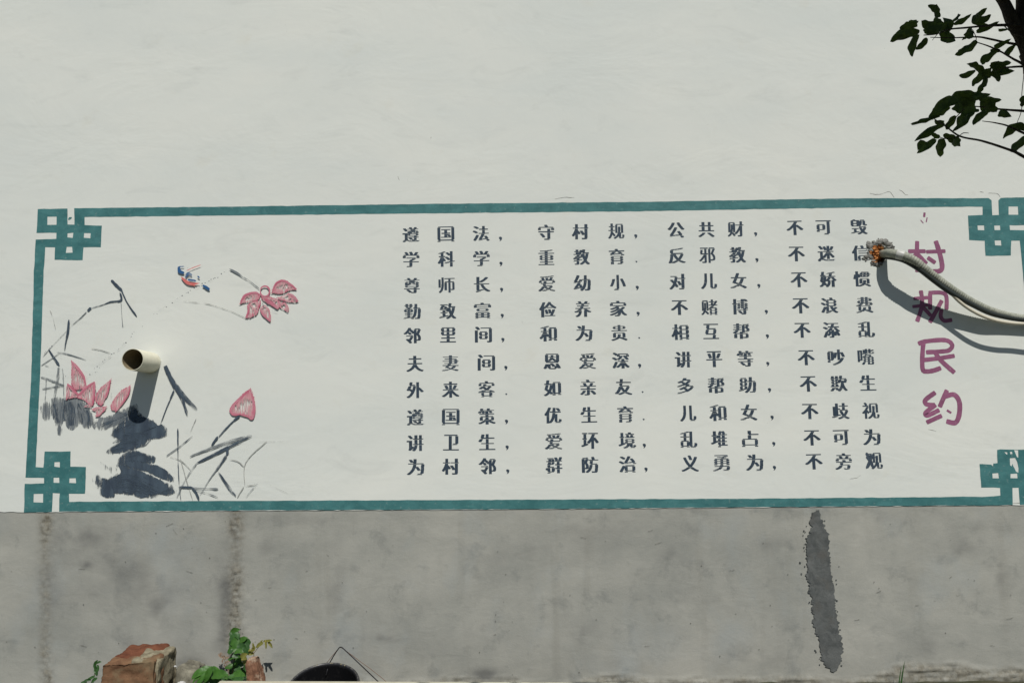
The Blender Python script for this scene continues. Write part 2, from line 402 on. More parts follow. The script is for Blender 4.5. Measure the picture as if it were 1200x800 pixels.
for z in gz:
    j1 = joint_x(z, 53, 600, 55, 800, 1); j2 = joint_x(z, 277, 600, 272, 780, 2)
    for x in gx:
        top = float(np.interp(x, exs, ezs))
        zz = min(z, top + 0.02)
        y = 0.0
        big = noise.fractal(Vector((x*2.2, 0, z*3.0)), 1, 2, 3)
        y += 0.0018*big
        dd = 0.0; dp = 0.0
        for j, wd, am in ((j1, 0.030, 0.006), (j2, 0.040, 0.007)):
            q = (x-j)/wd
            if abs(q) < 3:
                g_ = math.exp(-q*q)
                r_ = noise.fractal(Vector((x*60, 0, z*60)), 0.6, 2, 3) + .5*noise.noise(Vector((x*20, 5, z*9)))
                mo = max(.5, min(1.35, .85 + 1.4*noise.fractal(Vector((wd*90, 0, z*5)), 1, 2, 3)))
                y += -am*.75*g_*mo*(0.35 + 1.3*r_)
                y += 0.004*math.exp(-((x-j-0.006)/0.004)**2)*max(0, noise.fractal(Vector((3+wd*99, 0, z*26)), .8, 2, 3) - .1)*mo*2
                dd = max(dd, min(1, g_*mo*(1.2 if wd > .035 else 1.05)))
        q = (x-(j2-0.045))/0.045
        dp += 0.75*math.exp(-q*q)*max(0, min(1, 0.45+1.7*noise.fractal(Vector((x*6, 7, z*5)), 1, 2, 3)))
        q = (z-0.0)
        foot = 0.045 + 0.055*noise.fractal(Vector((x*1.6, 0, 2)), 1, 2, 4) + 0.025*max(0, min(1, (x-1.4)/.5))
        if z < foot + 0.03:
            f_ = max(0, min(1, (foot+0.03-z)/0.035))
            lay = noise.fractal(Vector((x*7, 1, z*55)), 0.8, 2, 4)
            y += -f_*(0.006 + 0.009*lay)
            dd = max(dd, f_*0.9)
        d2 = ((x-(-2.05))/0.35)**2 + ((z-0.62)/0.16)**2
        dp += 0.45*math.exp(-d2)*max(0, 0.7+noise.fractal(Vector((x*5, 3, z*7)), 1, 2, 3))
        if z < 1.0:
            for sx, sz, rx, rz, am in SPOTS:
                e_ = ((x-sx)/rx)**2 + ((z-sz)/rz)**2
                if e_ < 5: dp += am*math.exp(-e_)*max(0, .55+1.3*noise.fractal(Vector((x*7+sx, 3, z*7)), .9, 2, 4))
        near = (top - z)
        if near < 0.05:
            y = max(y, -0.0018) if near < 0.02 else y
            y = y * max(0.25, near/0.05)
        vs.append((x, y, zz)); dirt.append(dd); damp.append(min(1, dp))
nx = len(gx)
fs = [(j*nx+i, j*nx+i+1, (j+1)*nx+i+1, (j+1)*nx+i) for j in range(len(gz)-1) for i in range(nx-1)]
me = mesh_of('cement_base', vs, fs, True)
for nm, arr in (('dirt', dirt), ('damp', damp)):
    at = me.attributes.new(nm, 'FLOAT', 'POINT'); at.data.foreach_set('value', arr)
link_obj('cement_base', me, M_CEM, wall)

# dark filled crack right of the middle
L_ = [(955.5,597.5),(950,607),(951,617),(947,629),(945.5,645),(946,660),(946.5,676),(948,690),(951.5,703),(953,717),(952.5,730),(957,742),(961,756),(963,771),(968,780),(975,787)]
R_ = [(979,787),(985,776),(987,763),(986.5,749),(983,735),(981,720),(978.5,705),(978,690),(974,672),(972.5,655),(971,640),(971,625),(965,614),(962,604),(959,597.5)]
def ragged(pts, amp):
    out = []
    for i in range(len(pts)):
        a, b = pts[i], pts[(i+1) % len(pts)]
        m = max(1, int(math.hypot(b[0]-a[0], b[1]-a[1])/1.3))
        for j in range(m):
            t = j/m; x, y = a[0]+(b[0]-a[0])*t, a[1]+(b[1]-a[1])*t
            out.append((x + amp*noise.fractal(Vector((x*.35, y*.5, 1)), .7, 2, 4)+random.uniform(-.5, .5), y + amp*.5*noise.noise(Vector((x*.35, y*.35, 7)))))
    return out
link_obj('mortar_patch', poly_mesh('mortar_patch', [ragged(L_+R_, 3.2)], 0.0042, 0.012), M_PATCH, wall, label='dark grey cement filling a long vertical crack')
bits = []
for i in range(46):
    t = random.random(); px = float(np.interp(598+t*190, [598, 640, 700, 787], [952, 945, 950, 966])) - abs(random.gauss(0, 4.5)) if random.random() < .72 else float(np.interp(598+t*190, [598, 640, 700, 787], [962, 972, 979, 985])) + abs(random.gauss(0, 2.5))
    py = 600+t*180; r = random.uniform(.35, 1.1)
    bits.append(poly_mesh('b', [ringpx((px, py), r, 6, .4, .7)], 0.0045, 0.008))
link_obj('mortar_smears', join_meshes('mortar_smears', bits), M_PATCH, wall, 'stuff')

# hairline cracks near the border, upper right
for pts in ([(1019,226.5),(1026,228),(1034,227),(1042,224.5),(1046,229),(1048,231.5)], [(1054,222.5),(1058,225),(1061,228),(1064,228.5)],
            [(1158,226.5),(1166,226.5),(1170,228),(1172,231)], [(1148,224.5),(1153,225.5)],
            [(650,233.5),(661,231.5),(673,231.5)], [(1240,590),(1180,589)], [(466,207),(468,211)], [(996,561),(1004,559.5),(1009,556)],
            [(1088,503),(1097,505)], [(612,375),(612,379)], [(505,160),(505,163)]):
    P_ = catmull([W(x, y, 0.0034) for x, y in pts], 4)
    vs = []
    for i, p in enumerate(P_):
        h = random.uniform(.0006, .0016)*(0.4 if i in (0, len(P_)-1) else 1)
        q = p + Vector((random.uniform(-.001, .001), 0, random.uniform(-.0015, .0015)))
        vs += [q+Vector((h*.5, 0, h)), q-Vector((h*.5, 0, h))]
    link_obj('hairline_crack', mesh_of('hairline_crack', vs, [(2*i, 2*i+1, 2*i+3, 2*i+2) for i in range(len(P_)-1)]), M_MORTGREY, wall)

rs = random.Random(3); scr = []
for i in range(26):
    x, y = rs.uniform(20, 1190), rs.uniform(612, 780); a_ = rs.gauss(0, .35) if rs.random() < .7 else rs.uniform(0, 3.1); l_ = rs.uniform(2, 9)
    P_ = catmull([W(x, y, .0035), W(x+cos(a_)*l_*.5, y+sin(a_)*l_*.5+rs.uniform(-.6, .6), .0035), W(x+cos(a_)*l_, y+sin(a_)*l_, .0035)], 3); vs_ = []
    for j, p in enumerate(P_):
        h = rs.uniform(.0004, .0011); vs_ += [p+Vector((0, 0, h)), p-Vector((0, 0, h))]
    scr.append(mesh_of('s', vs_, [(2*j, 2*j+1, 2*j+3, 2*j+2) for j in range(len(P_)-1)]))
for i in range(80):
    scr.append(poly_mesh('s', [ringpx((rs.uniform(5, 1195), rs.uniform(606, 795)), rs.uniform(.2, .75), 5, .4)], .0035))
link_obj('scratches_and_pits', join_meshes('scratches_and_pits', scr), M_PIT, wall, 'stuff')

# ---- teal frame with four knot corners
def cv(ox, oy, s, pts): return [(ox+x/s, oy+y/s) for x, y in pts]
TL = lambda p: cv(20, 230, 5.3333, p); TR = lambda p: cv(1000, 220, 5.715, p)
BR = lambda p: cv(1120, 500, 7.275, p); BL = lambda p: cv(20, 480, 6.155, p)
out_loop = TL([(122,228),(130,80),(315,77),(315,177),(358,177),(358,75)]) + [(300,241.8),(520,238.8),(750,236.6),(1000,232.4)] + \
    TR([(905,70),(925,85),(932,183),(975,183),(973,85),(988,68),(1195,64),(1215,250),(1046,250),(1048,285),(1215,285)]) + [(1228,560)] + \
    BR([(690,395),(690,520),(585,520)]) + BR([(700,560),(715,661),(548,663),(535,517),(483,517),(487,665)]) + [(900,593.6),(600,596.2),(300,597.6),(110,598.9)] + \
    BL([(303,732),(307,600),(258,600),(250,736),(50,737),(55,533),(193,530),(195,490),(60,487)]) + [(36.5,440)] + TL([(97,800),(104,500),(115,270),(245,267),(245,228)])
in_loop = TL([(422,130),(422,180),(530,183),(522,318),(415,318),(410,400),(235,397),(237,318),(177,318),(165,500),(155,800)]) + [(47,440)] + \
    BL([(133,413),(190,415),(200,300),(387,300),(385,408),(498,412),(490,605),(375,605),(375,662)]) + [(350,586.2),(600,585.2),(900,583.8)] + \
    BR([(0,595),(60,594),(225,596),(380,586),(378,518),(218,515),(202,315),(225,314),(305,322),(318,336),(323,312),(357,308),(352,195),(380,191),(600,192),(605,400)]) + [(1212,520),(1200.5,340)] + \
    TR([(1115,353),(1057,353),(1055,455),(885,455),(880,355),(775,350),(768,185),(865,183),(865,127)]) + [(1000,243.2),(750,247.6),(450,250.5),(250,252.6)]
holes = [TL([(190,128),(247,128),(247,178),(189,178)]), TL([(316,230),(352,228),(348,260),(314,257)]), TL([(419,229),(459,231),(458,262),(417,260)]), TL([(310,316),(344,317),(347,352),(305,352)]),
         TR([(1040,125),(1104,125),(1104,182),(1040,182)]), TR([(833,252),(875,252),(876,285),(834,284)]), TR([(945,252),(983,252),(984,285),(945,284)]), TR([(948,352),(990,352),(992,387),(950,385)]),
         BR([(312,395),(364,393),(368,437),(314,437)]), BR([(467,398),(523,396),(525,437),(467,435)]),
         BR([(462,268),(505,264),(522,300),(535,350),(533,388),(515,380),(500,345),(490,330),(485,312),(478,335),(464,325)]), BR([(498,196),(532,197),(532,262),(520,258)]), BR([(412,212),(440,216),(442,236),(430,232)]), BR([(462,212),(480,208),(486,228),(468,232)]),
         BL([(272,375),(308,375),(308,415),(270,410)]), BL([(265,487),(303,487),(305,527),(264,523)]), BL([(377,492),(424,492),(425,528),(376,526)]), BL([(120,605),(187,606),(188,668),(118,666)])]
out_loop = [p for i, p in enumerate(out_loop) if i == 0 or p != out_loop[i-1]]
# keep the loop simple: last point repeats the first corner of the left slot
out_loop = out_loop[:-1] + [TL([(245,228)])[0]]
def border_sheet():
    return poly_mesh('mural_border', [out_loop, in_loop] + holes, 0.0036, 0, 0.5, 6)
link_obj('mural_border', border_sheet(), M_TEAL, wall, label='teal painted frame with knotted corners')
link_obj('paint_drip', poly_mesh('paint_drip', [TL([(318,143),(325,132),(340,130),(343,137),(332,146),(322,150)])], 0.0036, 0, .2, 1), M_TEAL, wall)

# ---- lettering: glyph outlines of Blender's own font restyled as heavy stencil characters
def glyph_grid(ch, nx, ny):
    cu = bpy.data.curves.new('g', 'FONT'); cu.body = ch; cu.size = 1; cu.resolution_u = 4
    ob = bpy.data.objects.new('g', cu); C.objects.link(ob)
    bpy.context.view_layer.update()
    me = bpy.data.meshes.new_from_object(ob.evaluated_get(bpy.context.evaluated_depsgraph_get()))
    me.calc_loop_triangles()
    co = np.array([v.co[:2] for v in me.vertices]); tr = np.array([t.vertices[:] for t in me.loop_triangles])
    C.objects.unlink(ob); bpy.data.objects.remove(ob); bpy.data.curves.remove(cu); bpy.data.meshes.remove(me)
    mn, mx = co.min(0), co.max(0); s = mx-mn
    co = (co-mn)/s*np.array([nx, ny])
    X, Y = np.meshgrid(np.arange(nx)+.5, np.arange(ny)+.5)
    g = np.zeros((ny, nx), bool)
    for a, b, c in co[tr]:
        x0, x1 = int(max(0, min(a[0], b[0], c[0])-1)), int(min(nx, max(a[0], b[0], c[0])+2))
        y0, y1 = int(max(0, min(a[1], b[1], c[1])-1)), int(min(ny, max(a[1], b[1], c[1])+2))
        xx, yy = X[y0:y1, x0:x1], Y[y0:y1, x0:x1]
        e = lambda p, q: (q[0]-p[0])*(yy-p[1])-(q[1]-p[1])*(xx-p[0])
        e1, e2, e3 = e(a, b), e(b, c), e(c, a)
        g[y0:y1, x0:x1] |= ((e1 >= 0) & (e2 >= 0) & (e3 >= 0)) | ((e1 <= 0) & (e2 <= 0) & (e3 <= 0))
    return g, s
def shift(g, dx, dy):
    o = np.zeros_like(g); h, w_ = g.shape
    o[max(0, dy):h+min(0, dy), max(0, dx):w_+min(0, dx)] = g[max(0, -dy):h+min(0, -dy), max(0, -dx):w_+min(0, -dx)]; return o
def dil(g, rx, ry):
    o = g.copy()
    for d in range(1, rx+1): o |= shift(g, d, 0) | shift(g, -d, 0)
    b = o.copy()
    for d in range(1, ry+1): o |= shift(b, 0, d) | shift(b, 0, -d)
    return o
def runs_len(g):
    o = np.zeros(g.shape, int)
    for y in range(g.shape[0]):
        x = 0
        while x < g.shape[1]:
            if g[y, x]:
                s = x
                while x < g.shape[1] and g[y, x]: x += 1
                o[y, s:x] = x-s
            else: x += 1
    return o
def stencil(ch):
    NX, NY = 64, 56
    g, s = glyph_grid(ch, NX-8, NY)
    g = np.pad(g, ((2, 2), (6, 6)))
    rl = runs_len(g)
    H = g & (rl >= 15)                      # horizontal strokes
    H = H & shift(H, 0, 1)                  # thinned by one cell
    V = g & ~(g & (rl >= 15))
    # clean specks and widen the uprights
    best = None
    for r in (3, 2, 1):
        Vd = dil(V, r, 0)
        full = Vd | H
        if full.mean() < 0.52 or r == 1: best = (Vd, r); break
    Vd, r = best
    gap = dil(Vd, 1, 0) & ~Vd
    out = (Vd | H) & ~(gap & H)
    return out
def grid_mesh(name, g, cw, chh):
    """merge cells into rectangles"""
    g = g.copy(); h, w_ = g.shape; vs, fs = [], []
    for y in range(h):
        x = 0
        while x < w_:
            if g[y, x]:
                x2 = x
                while x2 < w_ and g[y, x2]: x2 += 1
                y2 = y+1
                while y2 < h and g[y2, x:x2].all() and not (x > 0 and g[y2, x-1]) and not (x2 < w_ and g[y2, x2]): y2 += 1
                g[y:y2, x:x2] = False
                X_ = [(x-w_/2)*cw, (x2-w_/2)*cw]; Z_ = [(y-h/2)*chh, (y2-h/2)*chh]; n = len(vs)
                vs += [(X_[0], 0, Z_[0]), (X_[1], 0, Z_[0]), (X_[1], 0, Z_[1]), (X_[0], 0, Z_[1])]
                fs.append((n, n+1, n+2, n+3)); x = x2
            else: x += 1
    me = mesh_of(name, vs, fs); me.materials.append(M_INK); return me
ROWS = ["遵国法守村规公共财不可毁", "学科学重教育反邪教不迷信", "尊师长爱幼小对儿女不娇惯", "勤致富俭养家不赌博不浪费", "邻里间和为贵相互帮不添乱",
        "夫妻间恩爱深讲平等不吵嘴", "外来客如亲友多帮助不欺生", "遵国策优生育儿和女不歧视", "讲卫生爱环境乱堆占不可为", "为村邻群防治义勇为不旁观"]
G1 = [(127,290,455,546),(127,292,457,548),(131,295,458,551),(132,299,462,554),(133,300,466,557),(145,312,480,571),(146,312,481,573),(148,313,482,574),(148,314,484,577),(148,313,485,580)]
G2 = [(760,921,1088,1180),(761,925,1091,1183),(763,928,1096,1187),(768,932,1099,1191),(770,937,1103,1196),(788,954,1110,1198),(789,957,1123,1212),(792,961,1131,1217),(795,966,1140,1220),(798,968,1142,1228)]
G3 = [(169,311,449,542),(173,315,456,548),(177,323,462,557),(185,326,469,592),(188,333,474,597),(204,348,494,599),(214,356,503,607),(225,365,510,619),(227,373,519,627),(235,381,537,630)]
G4 = [(726,860,1026),(733,873,1033),(745,881,1041),(753,888,1052),(760,898,1060),(779,920,1060),(789,931,1069),(796,940,1081),(806,943,1086),(815,955,1097)]
YL = [275,304,334.5,365,393,426,457,489,519,547]; YR = [265.7,296.5,326.7,357.2,386,418,448.7,481,512,540]
glyphs = {}

for r in range(10):
    xs_ = [450+v/4 for v in G1[r]] + [450+v/4 for v in G2[r]] + [750+v/4 for v in G3[r]] + [750+v/4 for v in G4[r]]
    ci = 0
    for i, px in enumerate(xs_):
        py = YL[r] + (YR[r]-YL[r])*(px-483)/(1010-483)
        comma = i in (3, 7, 11)
        if comma:
            p = W(px, py+6.2, 0.0036)
            small = (r, i) in ((1, 7), (4, 7), (6, 3), (6, 7), (7, 7))
            q = 0.62 if small else 1.0
            pts = [(-1.8,-1.6),(0,-2.2),(1.9,-1.2),(1.8,.8),(.6,2.6),(-1.3,3.4),(-.2,1.5),(-1.5,.6)]
            me = loops_mesh('comma', [[Vector((a*S*q, 0, -b*S*q*(.6 if small else 1))) for a, b in pts]])
            o = link_obj('comma', me, M_INK, wall); o.location = p; continue
        ch = ROWS[r][ci]; ci += 1
        if ch not in glyphs: glyphs[ch] = grid_mesh('character', stencil(ch), 20.6*S/62.5, 18.6*S/57)
        o = link_obj('character', glyphs[ch], None, wall)
        o.location = W(px, py, 0.0036)
        sx = 0.92 if ch in '小儿' else 1.0
        sz = {'不': 0.96, '可': 0.93, '占': 1.0, '女': 1.0}.get(ch, 1.0)
        o.scale = (sx*random.uniform(.985, 1.015), 1, sz*random.uniform(.985, 1.015))
        o.rotation_euler = (0, random.uniform(-.014, .014), 0)
        if r == 9 and i == 14: o['label'] = 'smudged last character of the bottom line'

# ---- strokes laid as ribbons (own uv: u across, v along)
LAYER = [0.0037]
def ribbons(name, strokes, mat, label=None, parent=wall, step_=0.00006):
    """strokes: list of (pixel points, widths px, dryness)"""
    vs, fs, uvs, dry, edg = [], [], [], [], []
    for pts, wd, dr in strokes:
        LAYER[0] += step_; off = LAYER[0]
        P_ = catmull([W(x, y, off) for x, y in pts], 6); n = len(P_); u0 = random.uniform(0, 50)
        L = 0; prev = P_[0]
        s = len(vs); wi = np.interp(np.linspace(0, 1, n), np.linspace(0, 1, len(wd)), wd)
        if max(wd) < 5.6:
            tt = np.linspace(0, 1, n); wi = wi*0.82*np.clip(np.minimum(tt/0.07, (1-tt)/0.12), 0.25, 1)
        dd = np.interp(np.linspace(0, 1, n), np.linspace(0, 1, len(dr)), dr) if isinstance(dr, (list, tuple)) else [dr]*n
        for i, p in enumerate(P_):
            t = P_[min(i+1, n-1)]-P_[max(i-1, 0)]; t.y = 0; t.normalize(); q = Vector((-t.z, 0, t.x))
            L += (p-prev).length; prev = p
            h = wi[i]*S/2*(1+.14*noise.noise(Vector((L*60, u0, 0))))
            for c in range(5):
                f = (c-2)/2; vs.append(p+q*h*f + q*0.0012*noise.noise(Vector((L*90, u0, f))))
                uvs.append((u0+h*f*6, u0+L*5)); dry.append(float(dd[i])); edg.append(abs(f)**1.0*(1.0 if wi[i] > 5 else .3) + (1.0 if i in (0, n-1) and wi[i] > 5 else 0))
        for i in range(n-1):
            for c in range(4):
                a = s+i*5+c; fs.append((a, a+5, a+6, a+1))
    me = mesh_of(name, vs, fs)
    ul = me.uv_layers.new(name='UVMap'); li = np.zeros(len(me.loops), int); me.loops.foreach_get('vertex_index', li)
    ul.data.foreach_set('uv', np.array(uvs)[li].ravel())
    for nm, arr in (('dry', dry), ('edge', edg)):
        me.attributes.new(nm, 'FLOAT', 'POINT').data.foreach_set('value', arr)
    return link_obj(name, me, mat, parent, label=label)

def wash(name, shapes, mat, label=None, flow=(1.0, 0.35)):
    if mat is M_B['ink']:                # a thinner grey halo under the dark wash
        big = []
        for pts, dr, inner in shapes:
            cx, cy = sum(p[0] for p in pts)/len(pts), sum(p[1] for p in pts)/len(pts)
            big.append(([(cx+(x-cx)*1.10-.8, cy+(y-cy)*1.07) for x, y in pts], dr+.24, inner))
        wash(name+'_halo', big, M_B['grey'], None, flow)
    """shapes: (outline px, dryness, rim) - a filled brush mark whose edge feathers out"""
    vs, fs, uvs, dry, edg = [], [], [], [], []
    for pts, dr, inner in shapes:
        LAYER[0] += .00006; off = LAYER[0]
        P_ = catmull([W(x, y, off) for x, y in list(pts)+[pts[0]]], 5)[:-1]; n = len(P_)
        P_ = [p + Vector((noise.noise(p*38)*.004, 0, noise.noise(p*38+Vector((9, 0, 0)))*.004)) for p in P_]
        c = sum(P_, Vector())/n; s0 = len(vs); u0 = random.uniform(0, 40)
        for f, e in ((1.12, 1.25), (.97, .72), (inner, .25), (inner*.5, 0), (0.02, 0)):
            for p in P_:
                q = c.lerp(p, f); vs.append(q); uvs.append((u0+(q.x-c.x)*4*flow[0], u0+(q.z-c.z)*4*flow[1])); dry.append(dr); edg.append(e)
        for ring in range(4):
            for j in range(n):
                a = s0+ring*n+j; b = s0+ring*n+(j+1) % n; fs.append((a, b, b+n, a+n))
    me = mesh_of(name, vs, fs); ul = me.uv_layers.new(name='UVMap'); li = np.zeros(len(me.loops), int); me.loops.foreach_get('vertex_index', li)
    ul.data.foreach_set('uv', np.array(uvs)[li].ravel())
    for nm, arr in (('dry', dry), ('edge', edg)): me.attributes.new(nm, 'FLOAT', 'POINT').data.foreach_set('value', arr)
    return link_obj(name, me, mat, wall, label=label)

def strip(name, strokes, mat, label=None, off=0.0036):     # solid, round-ended painted strokes
    vs, fs = [], []
    for j, (pts, wd) in enumerate(strokes):
        P_ = catmull([W(x, y, off+j*0.00006) for x, y in pts], 6) if len(pts) > 2 else [W(x, y, off+j*0.00006) for x, y in pts]
        n = len(P_); s = len(vs)
        for i, p in enumerate(P_):
            t = P_[min(i+1, n-1)]-P_[max(i-1, 0)]; t.normalize(); q = Vector((-t.z, 0, t.x)); h = wd*1.08*S/2*(1+random.uniform(-.05, .05))
            if i == 0: vs += [p-t*h*.35+q*h*.7, p-t*h*.35-q*h*.7]
            vs += [p+q*h, p-q*h]
            if i == n-1: vs += [p+t*h*.35+q*h*.7, p+t*h*.35-q*h*.7]
        m = (len(vs)-s)//2
        fs += [(s+2*i, s+2*i+1, s+2*i+3, s+2*i+2) for i in range(m-1)]
    return link_obj(name, mesh_of(name, vs, fs), mat, wall, label=label)
ribbons('paint_smudge', [([(1015,530),(1020,540),(1024,549)],[3.5,5,3],.1),([(1024,531),(1019,541),(1015,549)],[3,4,2.5],.15),([(1018,533),(1026,536)],[3,3],.2)], M_B['ink'], 'dark smudge over the last character')
TITLE = [
 [([(1065,294.4),(1084,294.4)],4.4), ([(1074.8,283.2),(1074.6,297),(1075,318)],4.6), ([(1074,297),(1068.5,302.5)],3.6), ([(1076.5,298.5),(1085.6,308.5)],4.2),
  ([(1086,295),(1107.3,294.2)],4.2), ([(1096.8,283),(1099.5,291),(1103,304),(1104,314),(1100.5,317.6),(1092.6,318)],5.2), ([(1087.6,302),(1095.6,307.6)],4.4)],
 [([(1071,349.8),(1087,348.6)],3.8), ([(1069.8,359.2),(1087,357.2)],3.6), ([(1079.2,341),(1080.6,351),(1079.5,362),(1075,376)],4.6), ([(1081.5,360),(1086,364.5),(1090.5,369.5)],4.2),
  ([(1090,362),(1090,344)],4.6), ([(1089,343),(1101,342.6),(1107.5,344.6),(1109.4,350),(1109.2,362)],4.4), ([(1103.5,352.5),(1097,364.5),(1090,377)],4.6), ([(1103.4,363),(1102.4,370.5),(1106.5,375.6),(1115,374.8)],4.4)],
 [([(1076.8,402.5),(1084,400),(1103,398.2),(1112,399.8),(1116,405),(1112.5,410),(1106,411.5),(1086,412.6)],4.8), ([(1082,402),(1080.8,420),(1081.5,433),(1086,435),(1094,434),(1102,431.2)],5), ([(1083,421.6),(1100,419.6),(1118,416.8)],4.6), ([(1095,411.5),(1103,422.5),(1118,436)],5)],
 [([(1095.5,460),(1084.5,468.5),(1086,473.5),(1095,474.5)],5), ([(1096,474.5),(1085,483),(1087,486.5),(1100,480.5)],4.8), ([(1086.5,494.5),(1103,487)],4.6),
  ([(1109.5,457.5),(1106,465.5),(1101.5,476)],5), ([(1107,464.5),(1118,462.2),(1124.3,471),(1124,486),(1119.5,495),(1110,493.5)],5.2), ([(1110,480.6),(1114.5,483.4)],2.4)]]
for t_, lb in zip(TITLE, ('topmost title character', 'second title character', 'third title character', 'lowest title character with chipped paint')):
    strip('title_character', t_, M_MAUVE, lb)
strip('paint_chip', [([(1083.5,249.5),(1083,254)],2.4), ([(1079,258),(1082,261.5)],1), ([(1086.5,255),(1085.5,260)],1.2)], M_MAUVE)

A_ = lambda p: cv(20, 230, 5.3333, p); B_ = lambda p: cv(20, 370, 6.6667, p); C_ = lambda p: cv(20, 480, 6.155, p)
D_ = lambda p: cv(180, 290, 5.3333, p); E_ = lambda p: cv(180, 420, 4.4444, p)
# grey lotus leaves: washes first, then dry strokes over them
wash('painted_lotus_leaf', [(C_([(170,-20),(200,-50),(240,-45),(250,20),(240,60),(205,75),(180,40)]),.30,.6),(C_([(250,-70),(300,-85),(335,-60),(340,20),(320,110),(290,112),(258,40)]),.22,.65),
  (C_([(330,-70),(390,-92),(440,-80),(460,0),(455,80),(400,135),(360,110),(340,40)]),.14,.7),(C_([(440,-60),(490,-50),(520,0),(548,60),(530,115),(490,125),(462,90),(446,20)]),.2,.65),
  (C_([(272,120),(300,115),(325,140),(320,180),(290,175)]),.42,.5)], M_B['grey'], 'grey scalloped leaf at the left', (1.0, .3))
ribbons('painted_leaf_vein', [(C_([(265,-50),(275,30),(300,100)]),[9,12,6],.5),(C_([(385,-62),(392,20),(398,120)]),[10,15,9],.46),(C_([(440,-50),(462,30),(470,110)]),[8,12,7],.5),(C_([(345,-70),(335,0),(345,80)]),[5,8,5],.5),(C_([(500,0),(520,50),(515,110)]),[6,9,5],.5)], M_B['ink'])
wash('painted_lotus_leaf', [(C_([(548,92),(580,60),(640,52),(700,28),(780,-8),(850,-30),(850,40),(800,85),(740,112),(690,118),(620,142),(570,130)]),.27,.7)], M_B['grey'], None, (.4, 1.0))
wash('painted_lotus_leaf', [(C_([(700,180),(730,130),(800,70),(850,10),(900,55),(960,85),(1005,120),(1025,112),(1052,150),(1050,185),(1000,205),(950,212),(905,250),(850,275),(790,290),(715,300),(692,275),(755,225)]),.10,.82)], M_B['ink'], 'dark leaf under the drain pipe shadow', (.5, .8))
ribbons('painted_leaf_vein', [(C_([(600,130),(700,75),(800,35)]),[6,14,16],.55),(C_([(700,165),(800,110),(900,70)]),[6,14,12],.5),(C_([(690,270),(780,240),(880,225)]),[6,12,12],.55),(C_([(760,190),(850,185),(950,180)]),[8,16,12],.55),(C_([(880,270),(930,250),(985,195)]),[2,3,1.5],.5),(C_([(690,240),(730,225),(780,215)]),[2,5,7],.6),(C_([(670,300),(720,290),(770,275)]),[2,4,5],.6)], M_B['ink'])
wash('painted_lotus_leaf', [(C_([(742,355),(790,312),(850,298),(920,318),(985,345),(978,375),(940,382),(880,380),(800,400),(745,405)]),.20,.75),
  (C_([(790,378),(860,372),(940,388),(1000,402),(1060,432),(1105,478),(1092,508),(1040,490),(960,455),(880,425),(810,410)]),.12,.8),
  (C_([(742,415),(800,420),(870,440),(960,480),(1040,520),(1085,552),(1110,588),(1060,608),(1000,598),(960,612),(900,625),(840,608),(780,598),(700,590),(660,560),(650,520),(700,492),(760,462)]),.08,.85),
  (C_([(618,500),(655,510),(680,560),(700,600),(690,625),(640,626),(612,600)]),.12,.7),(C_([(562,470),(600,480),(625,540),(620,590),(585,575),(565,530)]),.40,.5)], M_B['ink'], 'large dark leaf lying above the frame', (.5, .8))
ribbons('painted_leaf_vein', [(C_([(770,345),(860,315),(930,335)]),[8,10,6],.5),(C_([(700,500),(800,500),(900,545),(1010,600)]),[10,18,20,10],.5),(C_([(700,540),(820,560),(960,585)]),[10,16,14],.5),(C_([(960,625),(1040,600),(1110,568)]),[4,8,4],.55),(C_([(545,490),(548,520)]),[3,2],.7),(C_([(920,350),(985,352)]),[7,5],.5)], M_B['ink'])
wash('painted_lotus_leaf', [(C_([(600,375),(640,395),(700,410),(725,430),(690,455),(650,440),(620,415)]),.55,.5)], M_B['grey'])
# stems and broken leaves
ST = lambda nm, ls, m, lb=None: [ribbons(nm, [l], M_B[m]) for l in ls]
ST('painted_stem', [(A_([(588,523),(622,558),(655,590)]),[3.2,4.6,4],.1),(A_([(648,575),(688,665),(748,752)]),[2.6,1.8,3],.25),(A_([(642,600),(650,650),(585,660),(540,676),(455,702)]),[2.6,3.4,2.6,1,1.4],.25),
    (A_([(462,695),(440,718)]),[4.4,3.2],.15),(B_([(405,28),(396,130),(382,200),(366,290)]),[2.8,3.6,2.8,1.6],[.1,.15,.4,.6]),(B_([(245,260),(285,325),(330,390)]),[1.6,3.4,4],.25)], 'ink')
ST('painted_stem', [(A_([(435,722),(395,760),(350,800)]),[2,1,.9],.35),(A_([(648,645),(658,790),(662,815)]),[1,1,2],.4),(B_([(520,0),(430,75),(270,240),(200,320)]),[1.4,1,1,.9],.45),
    (B_([(340,285),(260,340),(185,390)]),[1,1.2,1],.3),(B_([(310,285),(400,300),(540,345)]),[1.2,2,.8],.35),(B_([(325,400),(318,480),(280,690)]),[4,4.6,3],.5),(B_([(352,405),(362,520),(365,640)]),[1.6,2,1.2],.5),
    (B_([(185,477),(280,510),(368,542)]),[3,3,2],.45),(B_([(368,542),(290,558),(195,570)]),[2,3,2],.45),(B_([(228,490),(222,610),(218,740)]),[1.6,2,1.6],.55),(B_([(380,470),(410,500)]),[2,1],.7),(B_([(215,385),(250,396)]),[1,1],.5),
    (B_([(340,300),(340,360)]),[3.6,2.4],.75)], 'grey')
